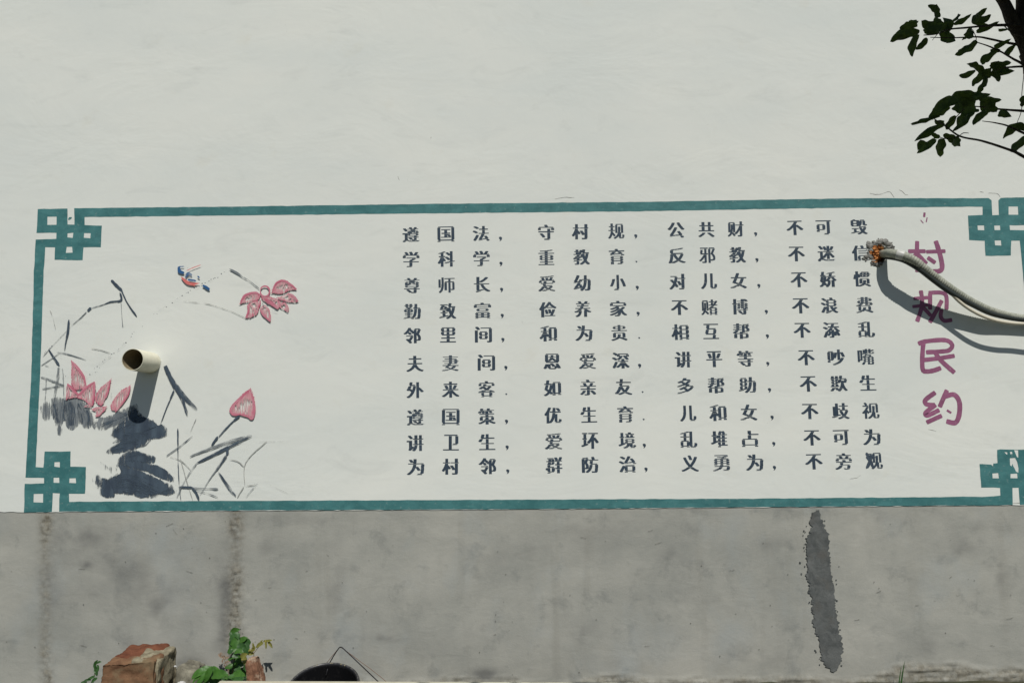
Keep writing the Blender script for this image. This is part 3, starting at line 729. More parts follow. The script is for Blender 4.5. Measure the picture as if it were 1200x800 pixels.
ST('painted_stem', [(A_([(205,710),(225,760),(240,830)]),[1.6,1.4,1],.5),(B_([(580,255),(650,265),(730,290)]),[1,1.4,.8],.4),(D_([(185,335),(330,350),(420,375)]),[1,1,.8],.5),
    (D_([(420,375),(500,405),(575,440)]),[.8,1,1],.5),(E_([(222,310),(190,385)]),[1,.8],.5),(E_([(590,430),(480,540),(475,660)]),[1.6,1,1],.3),(E_([(395,525),(440,535),(470,562)]),[1,1.4,2],.35),(E_([(550,432),(700,430)]),[.8,.6],.5),
    (E_([(470,665),(435,725)]),[1.6,1.2],.4),(E_([(475,665),(550,652)]),[1.8,1],.5),(E_([(140,520),(170,630),(205,740)]),[1,1.2,1.2],.4),(E_([(85,510),(140,530),(195,580)]),[1.2,1.2,1],.4),(E_([(600,655),(700,700)]),[.7,.6],.5)], 'pale')
ST('painted_stem', [(E_([(60,38),(85,95),(118,155)]),[4,5.5,7],.12),(E_([(112,140),(165,205),(225,265)]),[7,5,3],[.1,.3,.55]),(E_([(115,150),(150,215),(176,298)]),[5.5,4.5,3.6],[.15,.3,.5]),
    (E_([(107,165),(70,250),(32,352)]),[3.4,1.4,1],.3),(E_([(126,363),(126,460)]),[2.4,2],.1),(E_([(126,460),(128,560),(132,655)]),[1.8,1.4,2],.4),(E_([(65,508),(130,462),(203,402)]),[1.8,1.8,.7],.4),
    (E_([(448,297),(415,325)]),[4.2,2.6],.1),(E_([(418,322),(378,362),(338,408)]),[1.6,2.2,1.6],.15),(E_([(335,405),(300,455)]),[4,2.2],.15),(E_([(385,457),(384,500)]),[3.4,4.4],.1),(E_([(384,498),(320,590)]),[4.4,2.6],.35),
    (E_([(225,543),(330,492),(400,455),(512,403)]),[2.4,4.6,4.6,2.6],[.15,.2,.3,.6]),(E_([(338,590),(380,655),(428,715)]),[2,4.4,3.6],.4),(E_([(130,668),(205,670)]),[2.4,3],.05),(E_([(200,670),(222,700),(236,735)]),[3,3.2,2.6],.1)], 'ink')
ST('painted_stem', [(E_([(188,510),(350,447),(512,397)]),[2.6,4.4,3],.4),(E_([(225,543),(165,630),(118,728)]),[2,1.4,1.8],.35),(E_([(330,575),(290,630),(240,710)]),[2.2,1.2,.8],.4),(E_([(200,672),(270,675),(337,678)]),[1.4,1.2,3.4],.3),
    (E_([(210,682),(275,700),(337,722)]),[1,1,2],.4),(E_([(134,660),(142,735)]),[2.4,1.6],.5),(E_([(545,642),(480,722)]),[2.6,1.6],.55),(D_([(473,133),(520,158),(570,190),(625,228),(662,258)]),[2.4,2.6,2,1.4,1.8],[.15,.2,.45,.5,.3])], 'grey')
# dotted stems
dots = []
for path in (B_([(540,485),(608,412),(660,370),(720,300),(765,288),(815,222),(870,188),(910,130),(960,88),(1030,38),(1060,5)]), D_([(5,418),(50,400),(88,360),(120,340),(190,296),(245,262),(320,222),(410,176),(452,142)]),
             B_([(200,250),(270,238),(200,310)]), B_([(375,470),(382,490)]), B_([(610,445),(700,335)])):
    for i in range(len(path)-1):
        (x0, y0), (x1, y1) = path[i], path[i+1]; m = max(2, int(math.hypot(x1-x0, y1-y0)/2.6))
        for j in range(m):
            if random.random() < .42: continue
            t = j/m; c = (x0+(x1-x0)*t+random.gauss(0, .55), y0+(y1-y0)*t+random.gauss(0, .55))
            dots.append(poly_mesh('d', [ringpx(c, random.uniform(.22, .7), 6, .4)], 0.0036))
link_obj('painted_dots', join_meshes('painted_dots', dots), M_INK, wall, 'stuff')
for path in (B_([(540,485),(660,370),(760,290),(870,190),(1060,5)]), D_([(0,420),(90,355),(190,297),(320,225),(470,137)])):
    ribbons('painted_stem', [(path, [1.2, 1.3, 1.0], .78)], M_B['pale'])
# pink flowers, bud, bird
FL1 = [[(424,352),(445,370),(480,415),(505,455),(520,470),(530,520),(542,558),(500,572),(465,575),(440,560),(428,535),(430,450)],[(390,528),(420,545),(445,570),(478,605),(480,628),(430,640),(400,640),(385,652)],
  [(607,514),(605,600),(600,660),(590,695),(560,690),(520,655),(480,640),(482,612),(530,565)],[(730,496),(722,545),(705,600),(670,690),(640,690),(612,650),(620,610),(660,560)],
  [(884,543),(875,600),(840,660),(790,730),(745,738),(735,700),(760,650),(800,600),(840,568)],[(704,708),(680,740),(640,780),(610,785),(622,752),(580,728),(640,712)],[(522,706),(550,692),(582,688),(578,712),(550,712)]]
FL2 = [[(738,285),(755,240),(785,212),(810,205),(840,215),(862,235),(893,262),(860,264),(830,276),(790,284)],[(540,354),(555,315),(585,288),(620,280),(660,288),(664,308),(640,328),(600,336)],
  [(573,442),(590,400),(587,365),(612,343),(655,328),(668,345),(655,395),(625,430)],[(730,463),(705,440),(672,402),(668,388),(690,358),(718,378),(727,405)],
  [(776,386),(740,365),(690,332),(678,312),(720,305),(770,325),(795,352)],[(905,338),(860,341),(820,336),(780,325),(772,310),(820,300),(850,288),(885,310)],[(838,404),(810,386),(788,372),(795,352),(820,345),(843,375)]]
for p_ in FL1: wash('painted_petal', [(B_(p_), .1, .6)], M_PETAL, None, (1.2, .5))
for p_ in FL2: wash('painted_petal', [(D_(p_), .1, .6)], M_PETAL, None, (.6, 1.2))
wash('painted_lotus_bud', [(E_([(501,158),(520,200),(525,250),(514,310),(480,298),(450,291),(415,290),(401,265),(440,215)]), .1, .62)], M_PETAL, 'closed pink lotus bud', (1.2, .5))
ribbons('painted_bud_edge', [(E_([(501,160),(450,207),(405,258),(412,288),(450,291)]),[2,4,4,4,3],.15),(E_([(450,291),(490,300),(514,310),(524,250),(502,162)]),[2,3,4,4,2],.15)], M_B['pink'])
ribbons('painted_petal_edge', [(B_([(425,354),(470,405),(520,475),(540,555)]),[2,4,3,1],.1),(B_([(392,530),(430,570),(478,618)]),[1.5,4,3],.15),(B_([(480,620),(540,560),(606,515)]),[3,4,1.5],.1),(B_([(606,516),(603,600),(592,692)]),[1.5,3,2],.15),(B_([(728,500),(712,590),(690,645)]),[1,2,1.4],.2),(B_([(884,545),(868,615),(810,705)]),[1,2,1.4],.2),
  (D_([(742,280),(765,225),(810,207),(862,235),(892,262)]),[1.4,3,3,3,1.4],.15),(D_([(541,353),(570,300),(630,282),(662,292)]),[1.4,3.4,3,2],.1),(D_([(576,438),(592,400),(588,362)]),[1.4,3,2],.15),(D_([(728,460),(690,425),(668,392)]),[1.6,3.4,2],.15),(D_([(776,384),(740,350),(690,318)]),[1.6,5,3],.15),(D_([(903,336),(870,300),(845,290)]),[1.4,3,2],.2),
  (D_([(668,265),(680,245),(710,245),(725,270),(715,298),(690,305),(670,290),(668,262)]),[2.4]*8,.05)], M_B['pink'])
ribbons('painted_bird', [(D_([(158,118),(162,148),(192,160)]),[3,5,4],.1),(D_([(158,120),(192,118)]),[1.4,1.2],.2),(D_([(196,188),(215,165),(240,175)]),[2.4,5,3],.4),(D_([(213,200),(240,204),(266,209)]),[2.4,2.6,2.4],.1),(D_([(274,178),(288,190)]),[2,1.6],.1),(D_([(306,236),(328,248),(350,264)]),[3,4,3.4],.05),(D_([(180,140),(225,125)]),[1.4,1],.75)], M_B['blue'], 'small blue and red bird')
ribbons('painted_bird_belly', [(D_([(172,183),(205,215),(240,228),(290,222)]),[1.4,5,4,1],.15),(D_([(240,228),(258,240)]),[2.5,1.5],.2),(D_([(205,145),(250,125),(297,108)]),[.8,1,1],.3)], M_B['red'])
ribbons('painted_stamens', [(D_([(680,345),(690,375)]),[1.4,1],.4),(D_([(700,350),(715,370)]),[1,1.2],.5),(D_([(735,390),(775,400)]),[1,1],.6),(B_([(490,540),(485,590)]),[1.6,1.2],.5),(B_([(505,560),(478,600)]),[1,1],.5),(B_([(640,600),(625,660)]),[1.6,1.2],.6),(B_([(615,570),(620,620)]),[1,1],.5),(B_([(740,600),(730,640)]),[1.4,1],.6)], M_B['grey'])

# ---- broken mouth of the cable hole: crumbled mortar and raw brick
def lump(c, r, seed, sq=(1, 1, 1), sub=2, amp=.35):
    bm = bmesh.new(); bmesh.ops.create_icosphere(bm, subdivisions=sub, radius=1)
    for v in bm.verts:
        n_ = noise.fractal(v.co*1.6+Vector((seed*3.7, seed, 0)), .8, 2, 4)
        v.co = Vector((v.co.x*sq[0], v.co.y*sq[1], v.co.z*sq[2]))*r*(1+amp*n_) + Vector(c)
    me = bpy.data.meshes.new('l'); bm.to_mesh(me); bm.free(); return me
lumps = []
for i, (px, py, r) in enumerate([(1019.5,288,3.6),(1021,293,2.6),(1018,285,2.6),(1026,286,3.4),(1029.5,284,3.4),(1033,283,3.2),(1037,283.5,4),(1041,286,3.8),(1044,289,3.4),(1046,292,2.6),(1043,293,2.4),(1018,299,2.6),(1015,301,2.6),(1012,303,1.8),(1021,302,2.2),
                                 (1023.5,306,2.4),(1026,309.5,2.8),(1029,310.5,2.6),(1031.5,309,2.2),(1022,309,1.8),(1034,281.5,2),(1024,283.5,2)]):
    lumps.append(lump(W(px, py, 0.004), r*S, i, (1.15, .55, .9), 2, .5))
for i in range(60):
    a = random.uniform(0, 2*pi); rr = random.gauss(12.5, 1.6)
    if 0.1 < a < 1.0: continue
    lumps.append(lump(W(1030.5+cos(a)*rr*1.1, 297+sin(a)*rr*1.05, 0.004), random.uniform(.6, 1.5)*S, i+50, (1, .6, 1), 1, .6))
me = join_meshes('hole_mortar', lumps); link_obj('hole_mortar', me, M_MORTGREY, wall, 'stuff', label='crumbled grey mortar round the cable hole')
lumps = []
for i in range(70):
    a = random.uniform(0, 2*pi); rr = 10.5*math.sqrt(random.random())
    px, py = 1027.5+cos(a)*rr*.85, 298+sin(a)*rr*.98
    if px > 1033 and py > 300: continue
    lumps.append(lump(W(px, py, -0.004+random.uniform(-.008, .010)), random.uniform(1.0, 2.8)*S, i+120, (1.2, .8, .7), 1, .6))
link_obj('hole_brick', join_meshes('hole_brick', lumps), M_BRICKOR, wall, 'stuff', label='raw orange brick inside the cable hole')

# ------------------------------------------------------------------ drain pipe
pc = W(PIPE_C[0], PIPE_C[1], 0.003)
pipe = empty('drain_pipe', (pc.x, 0, pc.z), 'short cream plastic drain pipe sticking out of the wall over the painted leaves', 'pipe')
R0, R1, LEN = 0.0565, 0.0530, 0.205
def lathe_y(name, prof, c, n=56):
    vs, fs = [], []
    for (r, y) in prof:
        for i in range(n):
            a = 2*pi*i/n; vs.append((c.x+r*cos(a), y, c.z+r*sin(a)))
    for j in range(len(prof)-1):
        for i in range(n):
            a = j*n+i; b = j*n+(i+1) % n; fs.append((a, b, b+n, a+n))
    me = mesh_of(name, vs, fs, True)
    bm = bmesh.new(); bm.from_mesh(me)
    bmesh.ops.recalc_face_normals(bm, faces=bm.faces); bm.to_mesh(me); bm.free(); return me
me = lathe_y('pipe_body', [(R0, .055), (R0, -LEN+.0015), (R0-.001, -LEN), (R1+.001, -LEN), (R1, -LEN+.001)], pc)
me.set_sharp_from_angle(angle=radians(40)); adopt(link_obj('pipe_body', me, M_PVC), pipe)
me = lathe_y('pipe_lining', [(R1, -LEN+.001), (R1, .054), (0.0005, .0545)], pc); me.flip_normals()
adopt(link_obj('pipe_lining', me, M_PVCIN), pipe)
ring = [lump((pc.x+cos(a)*(R0+.0015), -.0035, pc.z+sin(a)*(R0+.0015)), .0035*random.uniform(.5, 1.1), i, (1, .5, 1), 1, .5) for i, a in enumerate(np.arange(0, 2*pi, .11))]
adopt(link_obj('pipe_sealant', join_meshes('pipe_sealant', ring), M_WHITE, kind='stuff'), pipe)

# ------------------------------------------------------------------ cables
def path_off(pts, per=8): return catmull([W(x, y, d) for x, y, d in pts], per)
c0 = W(1033, 297, 0)
cond = empty('cable_conduit', (c0.x, -.02, c0.z), 'thick grey flexible conduit with black cable hanging out of the broken wall hole', 'cable')
cp = path_off([(1034,298,-.045),(1034.5,297.6,.0),(1039,296.8,.05),(1046,297,.095),(1058,299.5,.122),(1071,305.5,.130),(1085,316,.122),(1100,327.5,.108),(1120,341.5,.088),(1140,353.6,.070),(1160,363,.056),(1180,369,.047),(1200,372.5,.043),(1240,376,.04),(1330,380,.04),(1600,388,.04),(1900,398,.04)], 10)
# ribs of the flexible tube
dense = []; 
for i in range(len(cp)-1):
    m = max(1, int((cp[i+1]-cp[i]).length/0.0026))
    for j in range(m): dense.append(cp[i].lerp(cp[i+1], j/m))
dense.append(cp[-1]); L = 0; rr = []
for i, p in enumerate(dense):
    if i: L += (p-dense[i-1]).length
    r = 0.0225 if L < .16 else 0.0236
    if L > .30: r = 0.0170 + 0.0052*math.exp(-(L-.3)/.22)
    rr.append(r + (0.0012*sin(L*2*pi/0.0135) if L > .2 else 0.0003*sin(L*60)))
adopt(link_obj('conduit_tube', tube('conduit_tube', dense, rr, 18), M_COND), cond)
cut = [p for p in dense]; l2 = 0; seg = []
for i in range(1, len(dense)):
    l2 += (dense[i]-dense[i-1]).length
    if .17 < l2 < .205: seg.append(dense[i])
adopt(link_obj('tape_band', tube('tape_band', seg, 0.0254, 18), M_TAPE), cond)
kp = path_off([(1036,300.5,.0),(1050,302.5,.085),(1062,306.4,.115),(1078,316,.126),(1092,326.8,.118),(1108,338.6,.106),(1124,348.6,.094),(1140,357.2,.081),(1160,366.6,.068),(1180,371.6,.054),(1200,374.6,.048),(1240,378.5,.044),(1330,384,.044),(1600,392,.044),(1900,402,.044)], 8)
adopt(link_obj('black_cable', tube('black_cable', kp, 0.0135, 12), M_CABK), cond)
c1 = W(1118, 346, .09)
pale = empty('pale_cable', (c1.x, -.09, c1.z), 'thin cream cable sagging below the thick grey conduit at right', 'cable')
wp = path_off([(1098,328,.100),(1113,342,.100),(1124,353,.094),(1136,362,.094),(1150,369.5,.098),(1166,375.2,.101),(1184,378.4,.102),(1202,379.4,.102),(1240,380.5,.11),(1330,388,.10),(1600,396,.09),(1900,404,.08)], 8)
adopt(link_obj('cable_jacket', tube('cable_jacket', wp, 0.0088, 12), M_CABW), pale)

# ------------------------------------------------------------------ tree at the right
def T(px, py, dep=2.1):                # a point at a given distance in front of the camera
    d = ray(px, py); return CAM + d*(dep/d.y)
troot = T(1236, 760, 2.1); troot.z = ground_h(troot.x, troot.y)
tree = empty('leafy_tree', tuple(troot), 'small broadleaf tree with dark leaves reaching in at the upper right', 'tree')
def limb(name, pts, r, per=8, wob=.0, sides=9):
    P_ = catmull(pts, per); n = len(P_)
    P_ = [p + Vector((noise.noise(p*14), noise.noise(p*14+Vector((5, 0, 0))), noise.noise(p*14+Vector((0, 9, 0)))))*wob for p in P_]
    ra = np.interp(np.linspace(0, 1, n), np.linspace(0, 1, len(r)), r)
    ra = [float(x)*(1+.16*noise.noise(p*40)) for x, p in zip(ra, P_)]
    return tube(name, P_, ra, sides)
trunk = limb('trunk', [Vector((troot.x, troot.y, -.06)), T(1240, 620), T(1248, 400), T(1246, 230), T(1228, 130), T(1207, 62, 2.1)], [.050, .040, .034, .032, .030, .026], 8, .006, 14)
adopt(link_obj('trunk', trunk, M_BARK), tree)
for pts, r in (([T(1215, 85), T(1199, 46), T(1184, 18), T(1170, -6), T(1140, -60, 2.0), T(1120, -170, 1.8), T(1110, -300, 1.55)], [.020, .021, .016, .0135, .012, .009, .005]),
               ([T(1212, 72), T(1204, 30), T(1202, -10), T(1215, -90, 2.0), T(1225, -220, 1.8), T(1240, -400, 1.5)], [.022, .027, .025, .02, .013, .006]),
               ([T(1228, 130), T(1262, 60, 2.15), T(1310, -20, 2.2), T(1390, -120, 2.1)], [.02, .016, .012, .006]),
               ([T(1215, -90, 2.0), T(1300, -160, 1.8), T(1400, -260, 1.6)], [.012, .009, .005]), ([T(1120, -170, 1.8), T(1020, -260, 1.65), T(940, -330, 1.5)], [.009, .007, .004])):
    adopt(link_obj('branch', limb('branch', pts, r, 8, .004), M_BARK), tree)
Z4 = lambda pts: [(1000+x/4, y/4) for x, y in pts]
TW = [([(860,130),(800,125),(720,119),(670,120),(540,130),(455,137),(390,160),(330,165)],[.005,.0028,.0012]), ([(900,250),(790,215),(640,185),(580,175),(460,178),(360,175)],[.005,.0026,.0010]),
      ([(940,400),(800,305),(740,270),(640,220),(575,198)],[.005,.0028,.0012]), ([(920,318),(800,312),(745,315),(690,322),(640,345),(605,390),(590,450)],[.004,.0024,.0012]),
      ([(960,540),(800,522),(690,512),(590,500),(520,498)],[.005,.0028,.0011]), ([(970,700),(800,625),(720,590),(660,576),(605,568)],[.004,.0024,.001]),
      ([(960,830),(800,735),(730,700),(600,660),(500,640),(430,590),(380,560)],[.005,.0028,.0012]), ([(795,470),(785,530),(768,577)],[.0012,.0007]),
      ([(700,118),(735,150),(790,172),(840,180)],[.0012,.0016,.002]), ([(400,155),(370,190)],[.001,.0006]), ([(500,635),(515,625),(540,625)],[.001,.0012,.0008]), ([(800,340),(790,450)],[.001,.001]),
      ([(500,640),(440,650),(400,640)],[.0014,.001]), ([(575,198),(575,175),(560,140)],[.001,.001]), ([(430,590),(470,560),(520,510)],[.001,.0012])]
dep_of = [2.06, 2.12, 2.02, 2.1, 2.16, 2.08, 2.0, 2.1, 2.06, 2.06, 2.0, 2.12, 2.0, 2.08, 2.02]
for (pts, r), dp in zip(TW, dep_of):
    q = [T(x, y, dp + .03*sin(i*1.7)) for i, (x, y) in enumerate(Z4(pts))]
    adopt(link_obj('twig', limb('twig', q, r, 5, .0015, 6), M_BARK), tree)
def leaf_mesh(name, seed, curl=.35, wav=.06, tipw=1.0, ns=12):
    """unit leaf: base at 0, tip at x=1, width 1 across y, curls in z"""
    rnd = random.Random(seed); vs, fs = [], []; ph = rnd.uniform(0, 6); bend = rnd.uniform(.3, .95)*(1 if seed % 2 else -1)
    cols = (-1, -.55, 0, .55, 1)
    for i in range(ns+1):
        t = i/ns; wv = (max(0, sin(pi*min(1, .06+.94*t**.9)))**.58)*(1-.12*t) if t < .97 else .03
        wv = max(wv, .02)
        for c in cols:
            y = .5*c*wv*(1+wav*sin(t*13+ph*(1 if c > 0 else 2)))
            y += bend*(t*(1-t)*1.0 - .0)
            z = abs(c)*wv*.16 - curl*(t-.45)**2 + wav*.6*sin(t*10+ph+c*2)*abs(c)
            vs.append((t, y, z))
    m = len(cols)
    for i in range(ns):
        for c in range(m-1):
            a = i*m+c; fs.append((a, a+1, a+m+1, a+m))
    return mesh_of(name, vs, fs, True)
LM = [leaf_mesh('leaf', s, cu, wv) for s, cu, wv in ((1, .45, .10), (2, .9, .08), (3, .25, .16), (4, .6, .2), (5, .1, .12), (6, 1.2, .10))]
for m_ in LM: m_.materials.append(M_LEAF)
LEAVES = [((400,62),(350,26),34),((402,85),(392,22),28),((300,118),(215,135),36),((300,112),(262,100),36),((310,150),(172,196),50),((285,165),(200,150),40),((300,165),(272,272),36),((345,180),(290,234),30),
 ((330,150),(410,108),50),((410,145),(322,100),56),((450,130),(345,135),50),((440,150),(425,68),42),((385,130),(440,105),44),((425,150),(432,210),70),((470,115),(552,68),26),((470,100),(500,62),18),
 ((560,108),(646,70),40),((575,95),(625,42),30),((575,150),(680,102),28),((590,145),(640,118),34),((555,180),(545,130),40),((580,195),(475,262),34),((545,165),(508,190),14),((540,215),(480,250),26),
 ((655,225),(732,185),26),((718,262),(758,215),30),((690,240),(640,238),22),((596,300),(672,240),36),((680,140),(735,135),14),
 ((565,335),(484,360),28),((590,330),(530,296),30),((620,350),(588,298),34),((640,345),(752,332),34),((650,325),(740,292),34),((625,350),(556,405),36),((650,340),(688,388),28),((655,320),(650,290),40),((620,360),(600,420),24),((604,395),(572,450),24),((610,330),(640,365),44),((700,310),(735,340),34),
 ((600,455),(495,430),44),((570,445),(430,495),62),((500,465),(372,530),54),((450,500),(352,560),50),((400,545),(261,584),22),((425,575),(286,664),36),((420,570),(370,568),20),
 ((590,462),(694,468),36),((660,510),(590,470),50),((630,470),(672,525),50),((580,505),(488,582),50),((620,515),(562,588),32),((475,545),(424,608),34),((545,535),(468,612),30),((675,535),(736,548),36),((798,448),(790,502),34),
 ((520,470),(560,530),60),((470,500),(540,540),56),((405,645),(368,622),24),((385,650),(299,716),32),((340,660),(305,700),34),((418,650),(408,736),42),((430,635),(500,684),36),((480,640),(495,680),40),((480,645),(415,625),26),
 ((800,585),(695,650),44),((815,640),(722,712),40),((850,600),(740,605),34),((560,455),(640,445),30),((640,500),(600,560),30),((560,110),(600,70),36),((420,120),(380,80),40)]
for i, (a, b, wpx) in enumerate(LEAVES):
    dp = 2.08 + random.uniform(-.09, .09)
    A = T(1000+a[0]/4, a[1]/4, dp); B = T(1000+b[0]/4, b[1]/4, dp + random.uniform(-.025, .025))
    xv = B-A; ln = xv.length*1.0; xv.normalize()
    view = (A-CAM).normalized(); yv = view.cross(xv).normalized(); tilt = random.uniform(-.5, .5)
    yv = (Matrix.Rotation(tilt, 3, xv) @ yv); zv = xv.cross(yv)
    if zv.z < 0 and random.random() < .5: zv = -zv; yv = -yv
    o = bpy.data.objects.new('leaf', LM[i % 6]); C.objects.link(o)
    wd = wpx/4*2.1/FPX*1.03/max(.6, cos(tilt))
    m_ = Matrix(((xv.x*ln, yv.x*wd, zv.x*ln*.5), (xv.y*ln, yv.y*wd, zv.y*ln*.5), (xv.z*ln, yv.z*wd, zv.z*ln*.5))).to_4x4(); m_.translation = A
    o.parent = tree; o.matrix_parent_inverse = Matrix.Translation(-troot); o.matrix_basis = m_
# the crown above and behind the viewer's frame (what shades those leaves)
cin = cam.matrix_world.inverted()
def in_frame(p, mg=40):
    q = cin @ p
    if q.z > -.05: return False
    x = 600 + q.x/-q.z*FPX; y = 400 - q.y/-q.z*FPX
    return -mg < x < 1200+mg and -mg < y < 800+mg
vs, fs = [], []; cnt = 0
base_pts = [T(1000+a[0]/4, a[1]/4, 2.08) for a, b, c in LEAVES]
src = LM[2]; sv = [v.co.copy() for v in src.vertices]; sf = [tuple(p.vertices) for p in src.polygons]
keep = [r*5+c for r in (0, 2, 5, 9, 12) for c in (0, 2, 4)]
tries = 0
while cnt < 5200 and tries < 60000:
    tries += 1
    if cnt % 2 == 0:
        b = random.choice(base_pts); kk = random.uniform(1.2, 5.5)
        p = b + Vector((.055, -.2, .267))*kk + Vector((random.gauss(0, .10), random.gauss(0, .10), random.gauss(0, .08)))
    else:
        p = Vector((random.gauss(1.55, .55), random.gauss(-2.75, .5), random.gauss(3.0, .45)))
    if in_frame(p) or p.z < 1.75 or p.z - 1.335*abs(p.y) > -0.25 or (p-CAM).length < .55: continue
    r = Matrix.Rotation(random.uniform(0, 2*pi), 3, 'Z') @ Matrix.Rotation(random.uniform(-.9, .9), 3, 'X') @ Matrix.Rotation(random.uniform(-.5, .8), 3, 'Y')
    s = random.uniform(.045, .075); n0 = len(vs)
    for ki in keep:
        c = sv[ki]; vs.append(p + r @ Vector((c.x*s, c.y*s*.6, c.z*s*.5)))
    for i in range(4):
        for c in range(2):
            a = n0+i*3+c; fs.append((a, a+1, a+4, a+3))
    cnt += 1
cr = link_obj('crown', mesh_of('crown', vs, fs, True), M_LEAF, kind='stuff'); adopt(cr, tree)

# ------------------------------------------------------------------ things at the wall foot
def corners_px(xa, xb, ytop, y_front, y_back, skew=0.0, slope=0.0):
    """block whose top front edge is seen from px xa..xb at py ytop; stands on the ground"""
    a = T(xa, ytop, D+y_front); b = T(xb, ytop+slope, D+y_front)
    dx = Vector((skew, y_back-y_front, 0))
    tp = [a, b, b+dx, a+dx]; bt = [Vector((p.x, p.y, 0.0)) for p in tp]
    return bt + tp
ch = empty('masonry_chunk', tuple(T(155, 790, 3.9).xy) + (0,), 'broken chunk of red brick masonry standing at the foot of the wall', 'rubble')
XR = T(185, 775, D-.40).x
def blk(x0, x1, y0, y1, z0, z1, dz=(0, 0, 0, 0)):
    bt = [Vector((x0, y0, z0)), Vector((x1, y0, z0)), Vector((x1, y1, z0)), Vector((x0, y1, z0))]
    return bt + [Vector((p.x, p.y, z1+d)) for p, d in zip(bt, dz)]
z_f = T(150, 774, D-.40).z; xl = T(112, 790, D-.40).x
c_ = blk(xl, XR-.012, -.41, -.31, 0, z_f, (-.012, 0, .004, 0)); c_[4].x += .028; c_[7].x += .035
adopt(link_obj('brick', rough_block('brick', c_, 26, .016, .45, 3, 11), M_BRICK), ch)
z_r = T(155, 765, D-.32).z; x_a, x_b = T(133, 765, D-.32).x, T(181, 765, D-.32).x
c_ = blk(x_a, x_b, -.325, -.17, .12, z_r, (-.012, -.03, -.004, .004)); c_[7].x += .02; c_[4].x += .01; c_[5].x -= .02
adopt(link_obj('brick', rough_block('brick', c_, 22, .018, .8, 8, 13), M_BRICKRED, label='redder broken brick on top'), ch)
z_m = T(185, 771, D-.36).z
c_ = blk(T(160, 770, D-.33).x, XR, -.385, -.175, 0, z_m, (0, -.004, .012, .02))
adopt(link_obj('mortar', rough_block('mortar', c_, 24, .016, .6, 5, 12), M_MORTAR, label='pale mortar bed clinging to the right side'), ch)
st = rough_block('boulder', corners_px(203, 228, 781, -.30, -.12, .0, 4), 18, .016, 2.6, 12, 8)
tag(link_obj('stone', st, M_STONE), 'rounded grey stone right beside the red masonry chunk', 'stone')
o = link_obj('brick_stump', rough_block('brick_stump', [Vector(p) for p in (lambda A, B: [(A.x, -.34, 0), (B.x, -.34, 0), (B.x, -.26, 0), (A.x, -.26, 0), (A.x+.0, -.32, A.z-.006), (A.x+.044, -.32, A.z+.010), (A.x+.048, -.27, A.z+.004), (A.x+.006, -.27, A.z)])(T(291, 770, D-.3), T(314, 790, D-.3))], 20, .010, .3, 21, 22), M_BRICKBRN)
tag(o, 'upright broken brown brick between the green climber and the bucket', 'brick')

# plants
def place_leaf(mesh, root, px, py, dep, ang, ln, wd, tilt=0.0, lift=0.5, label=None):
    """ang: picture angle of the leaf axis (degrees, 0 = right, 90 = up); ln, wd in photo px"""
    A = T(px, py, dep); s = dep/FPX
    xv = Vector((cos(radians(ang)), -random.uniform(0, .3), sin(radians(ang)))).normalized()
    yv = Vector((0, -1, lift)).normalized(); yv = (yv - xv*yv.dot(xv)).normalized(); zz = xv.cross(yv)
    nrm = Vector((0, -1, lift)).normalized(); nrm = (nrm - xv*nrm.dot(xv)).normalized(); nrm = Matrix.Rotation(tilt, 3, xv) @ nrm
    yv = nrm.cross(xv)
    o = bpy.data.objects.new('leaf', mesh); C.objects.link(o)
    L_ = ln*s; Wd = wd*s
    m_ = Matrix(((xv.x*L_, yv.x*Wd, nrm.x*L_*.5), (xv.y*L_, yv.y*Wd, nrm.y*L_*.5), (xv.z*L_, yv.z*Wd, nrm.z*L_*.5))).to_4x4()
    m_.translation = A - xv*L_*.5
    o.parent = root; o.matrix_parent_inverse = Matrix.Translation(-Vector(root.location)); o.matrix_basis = m_
    return o
def leafset(m_, n=4, curl=.5, wav=.06):
    r = []
    for i in range(n):
        l = leaf_mesh('leaf', 20+i, curl*random.uniform(.3, 1.3), wav); l.materials.append(m_); r.append(l)
    return r
LG, LD, LY, LDR = leafset(M_LGREEN), leafset(M_LDARK), leafset(M_LYEL, 3, .3), leafset(M_DRY, 2, .3)
def sub(x, y): return 220+x/10, 730+y/10
vine = empty('climbing_plant', tuple(T(272, 795, D-.2).xy) + (0,), 'green climber with heart shaped leaves growing up against the cement base', 'plant')
vst = [T(*sub(500, 900), D-.2), T(*sub(520, 600), D-.18), T(*sub(550, 380), D-.14), T(*sub(600, 230), D-.11), T(*sub(605, 150), D-.1), T(*sub(590, 90), D-.1)]
vst[0].z = 0
adopt(link_obj('stem', limb('stem', vst, [.004, .003, .0015], 6, .002, 6), M_STEM), vine)
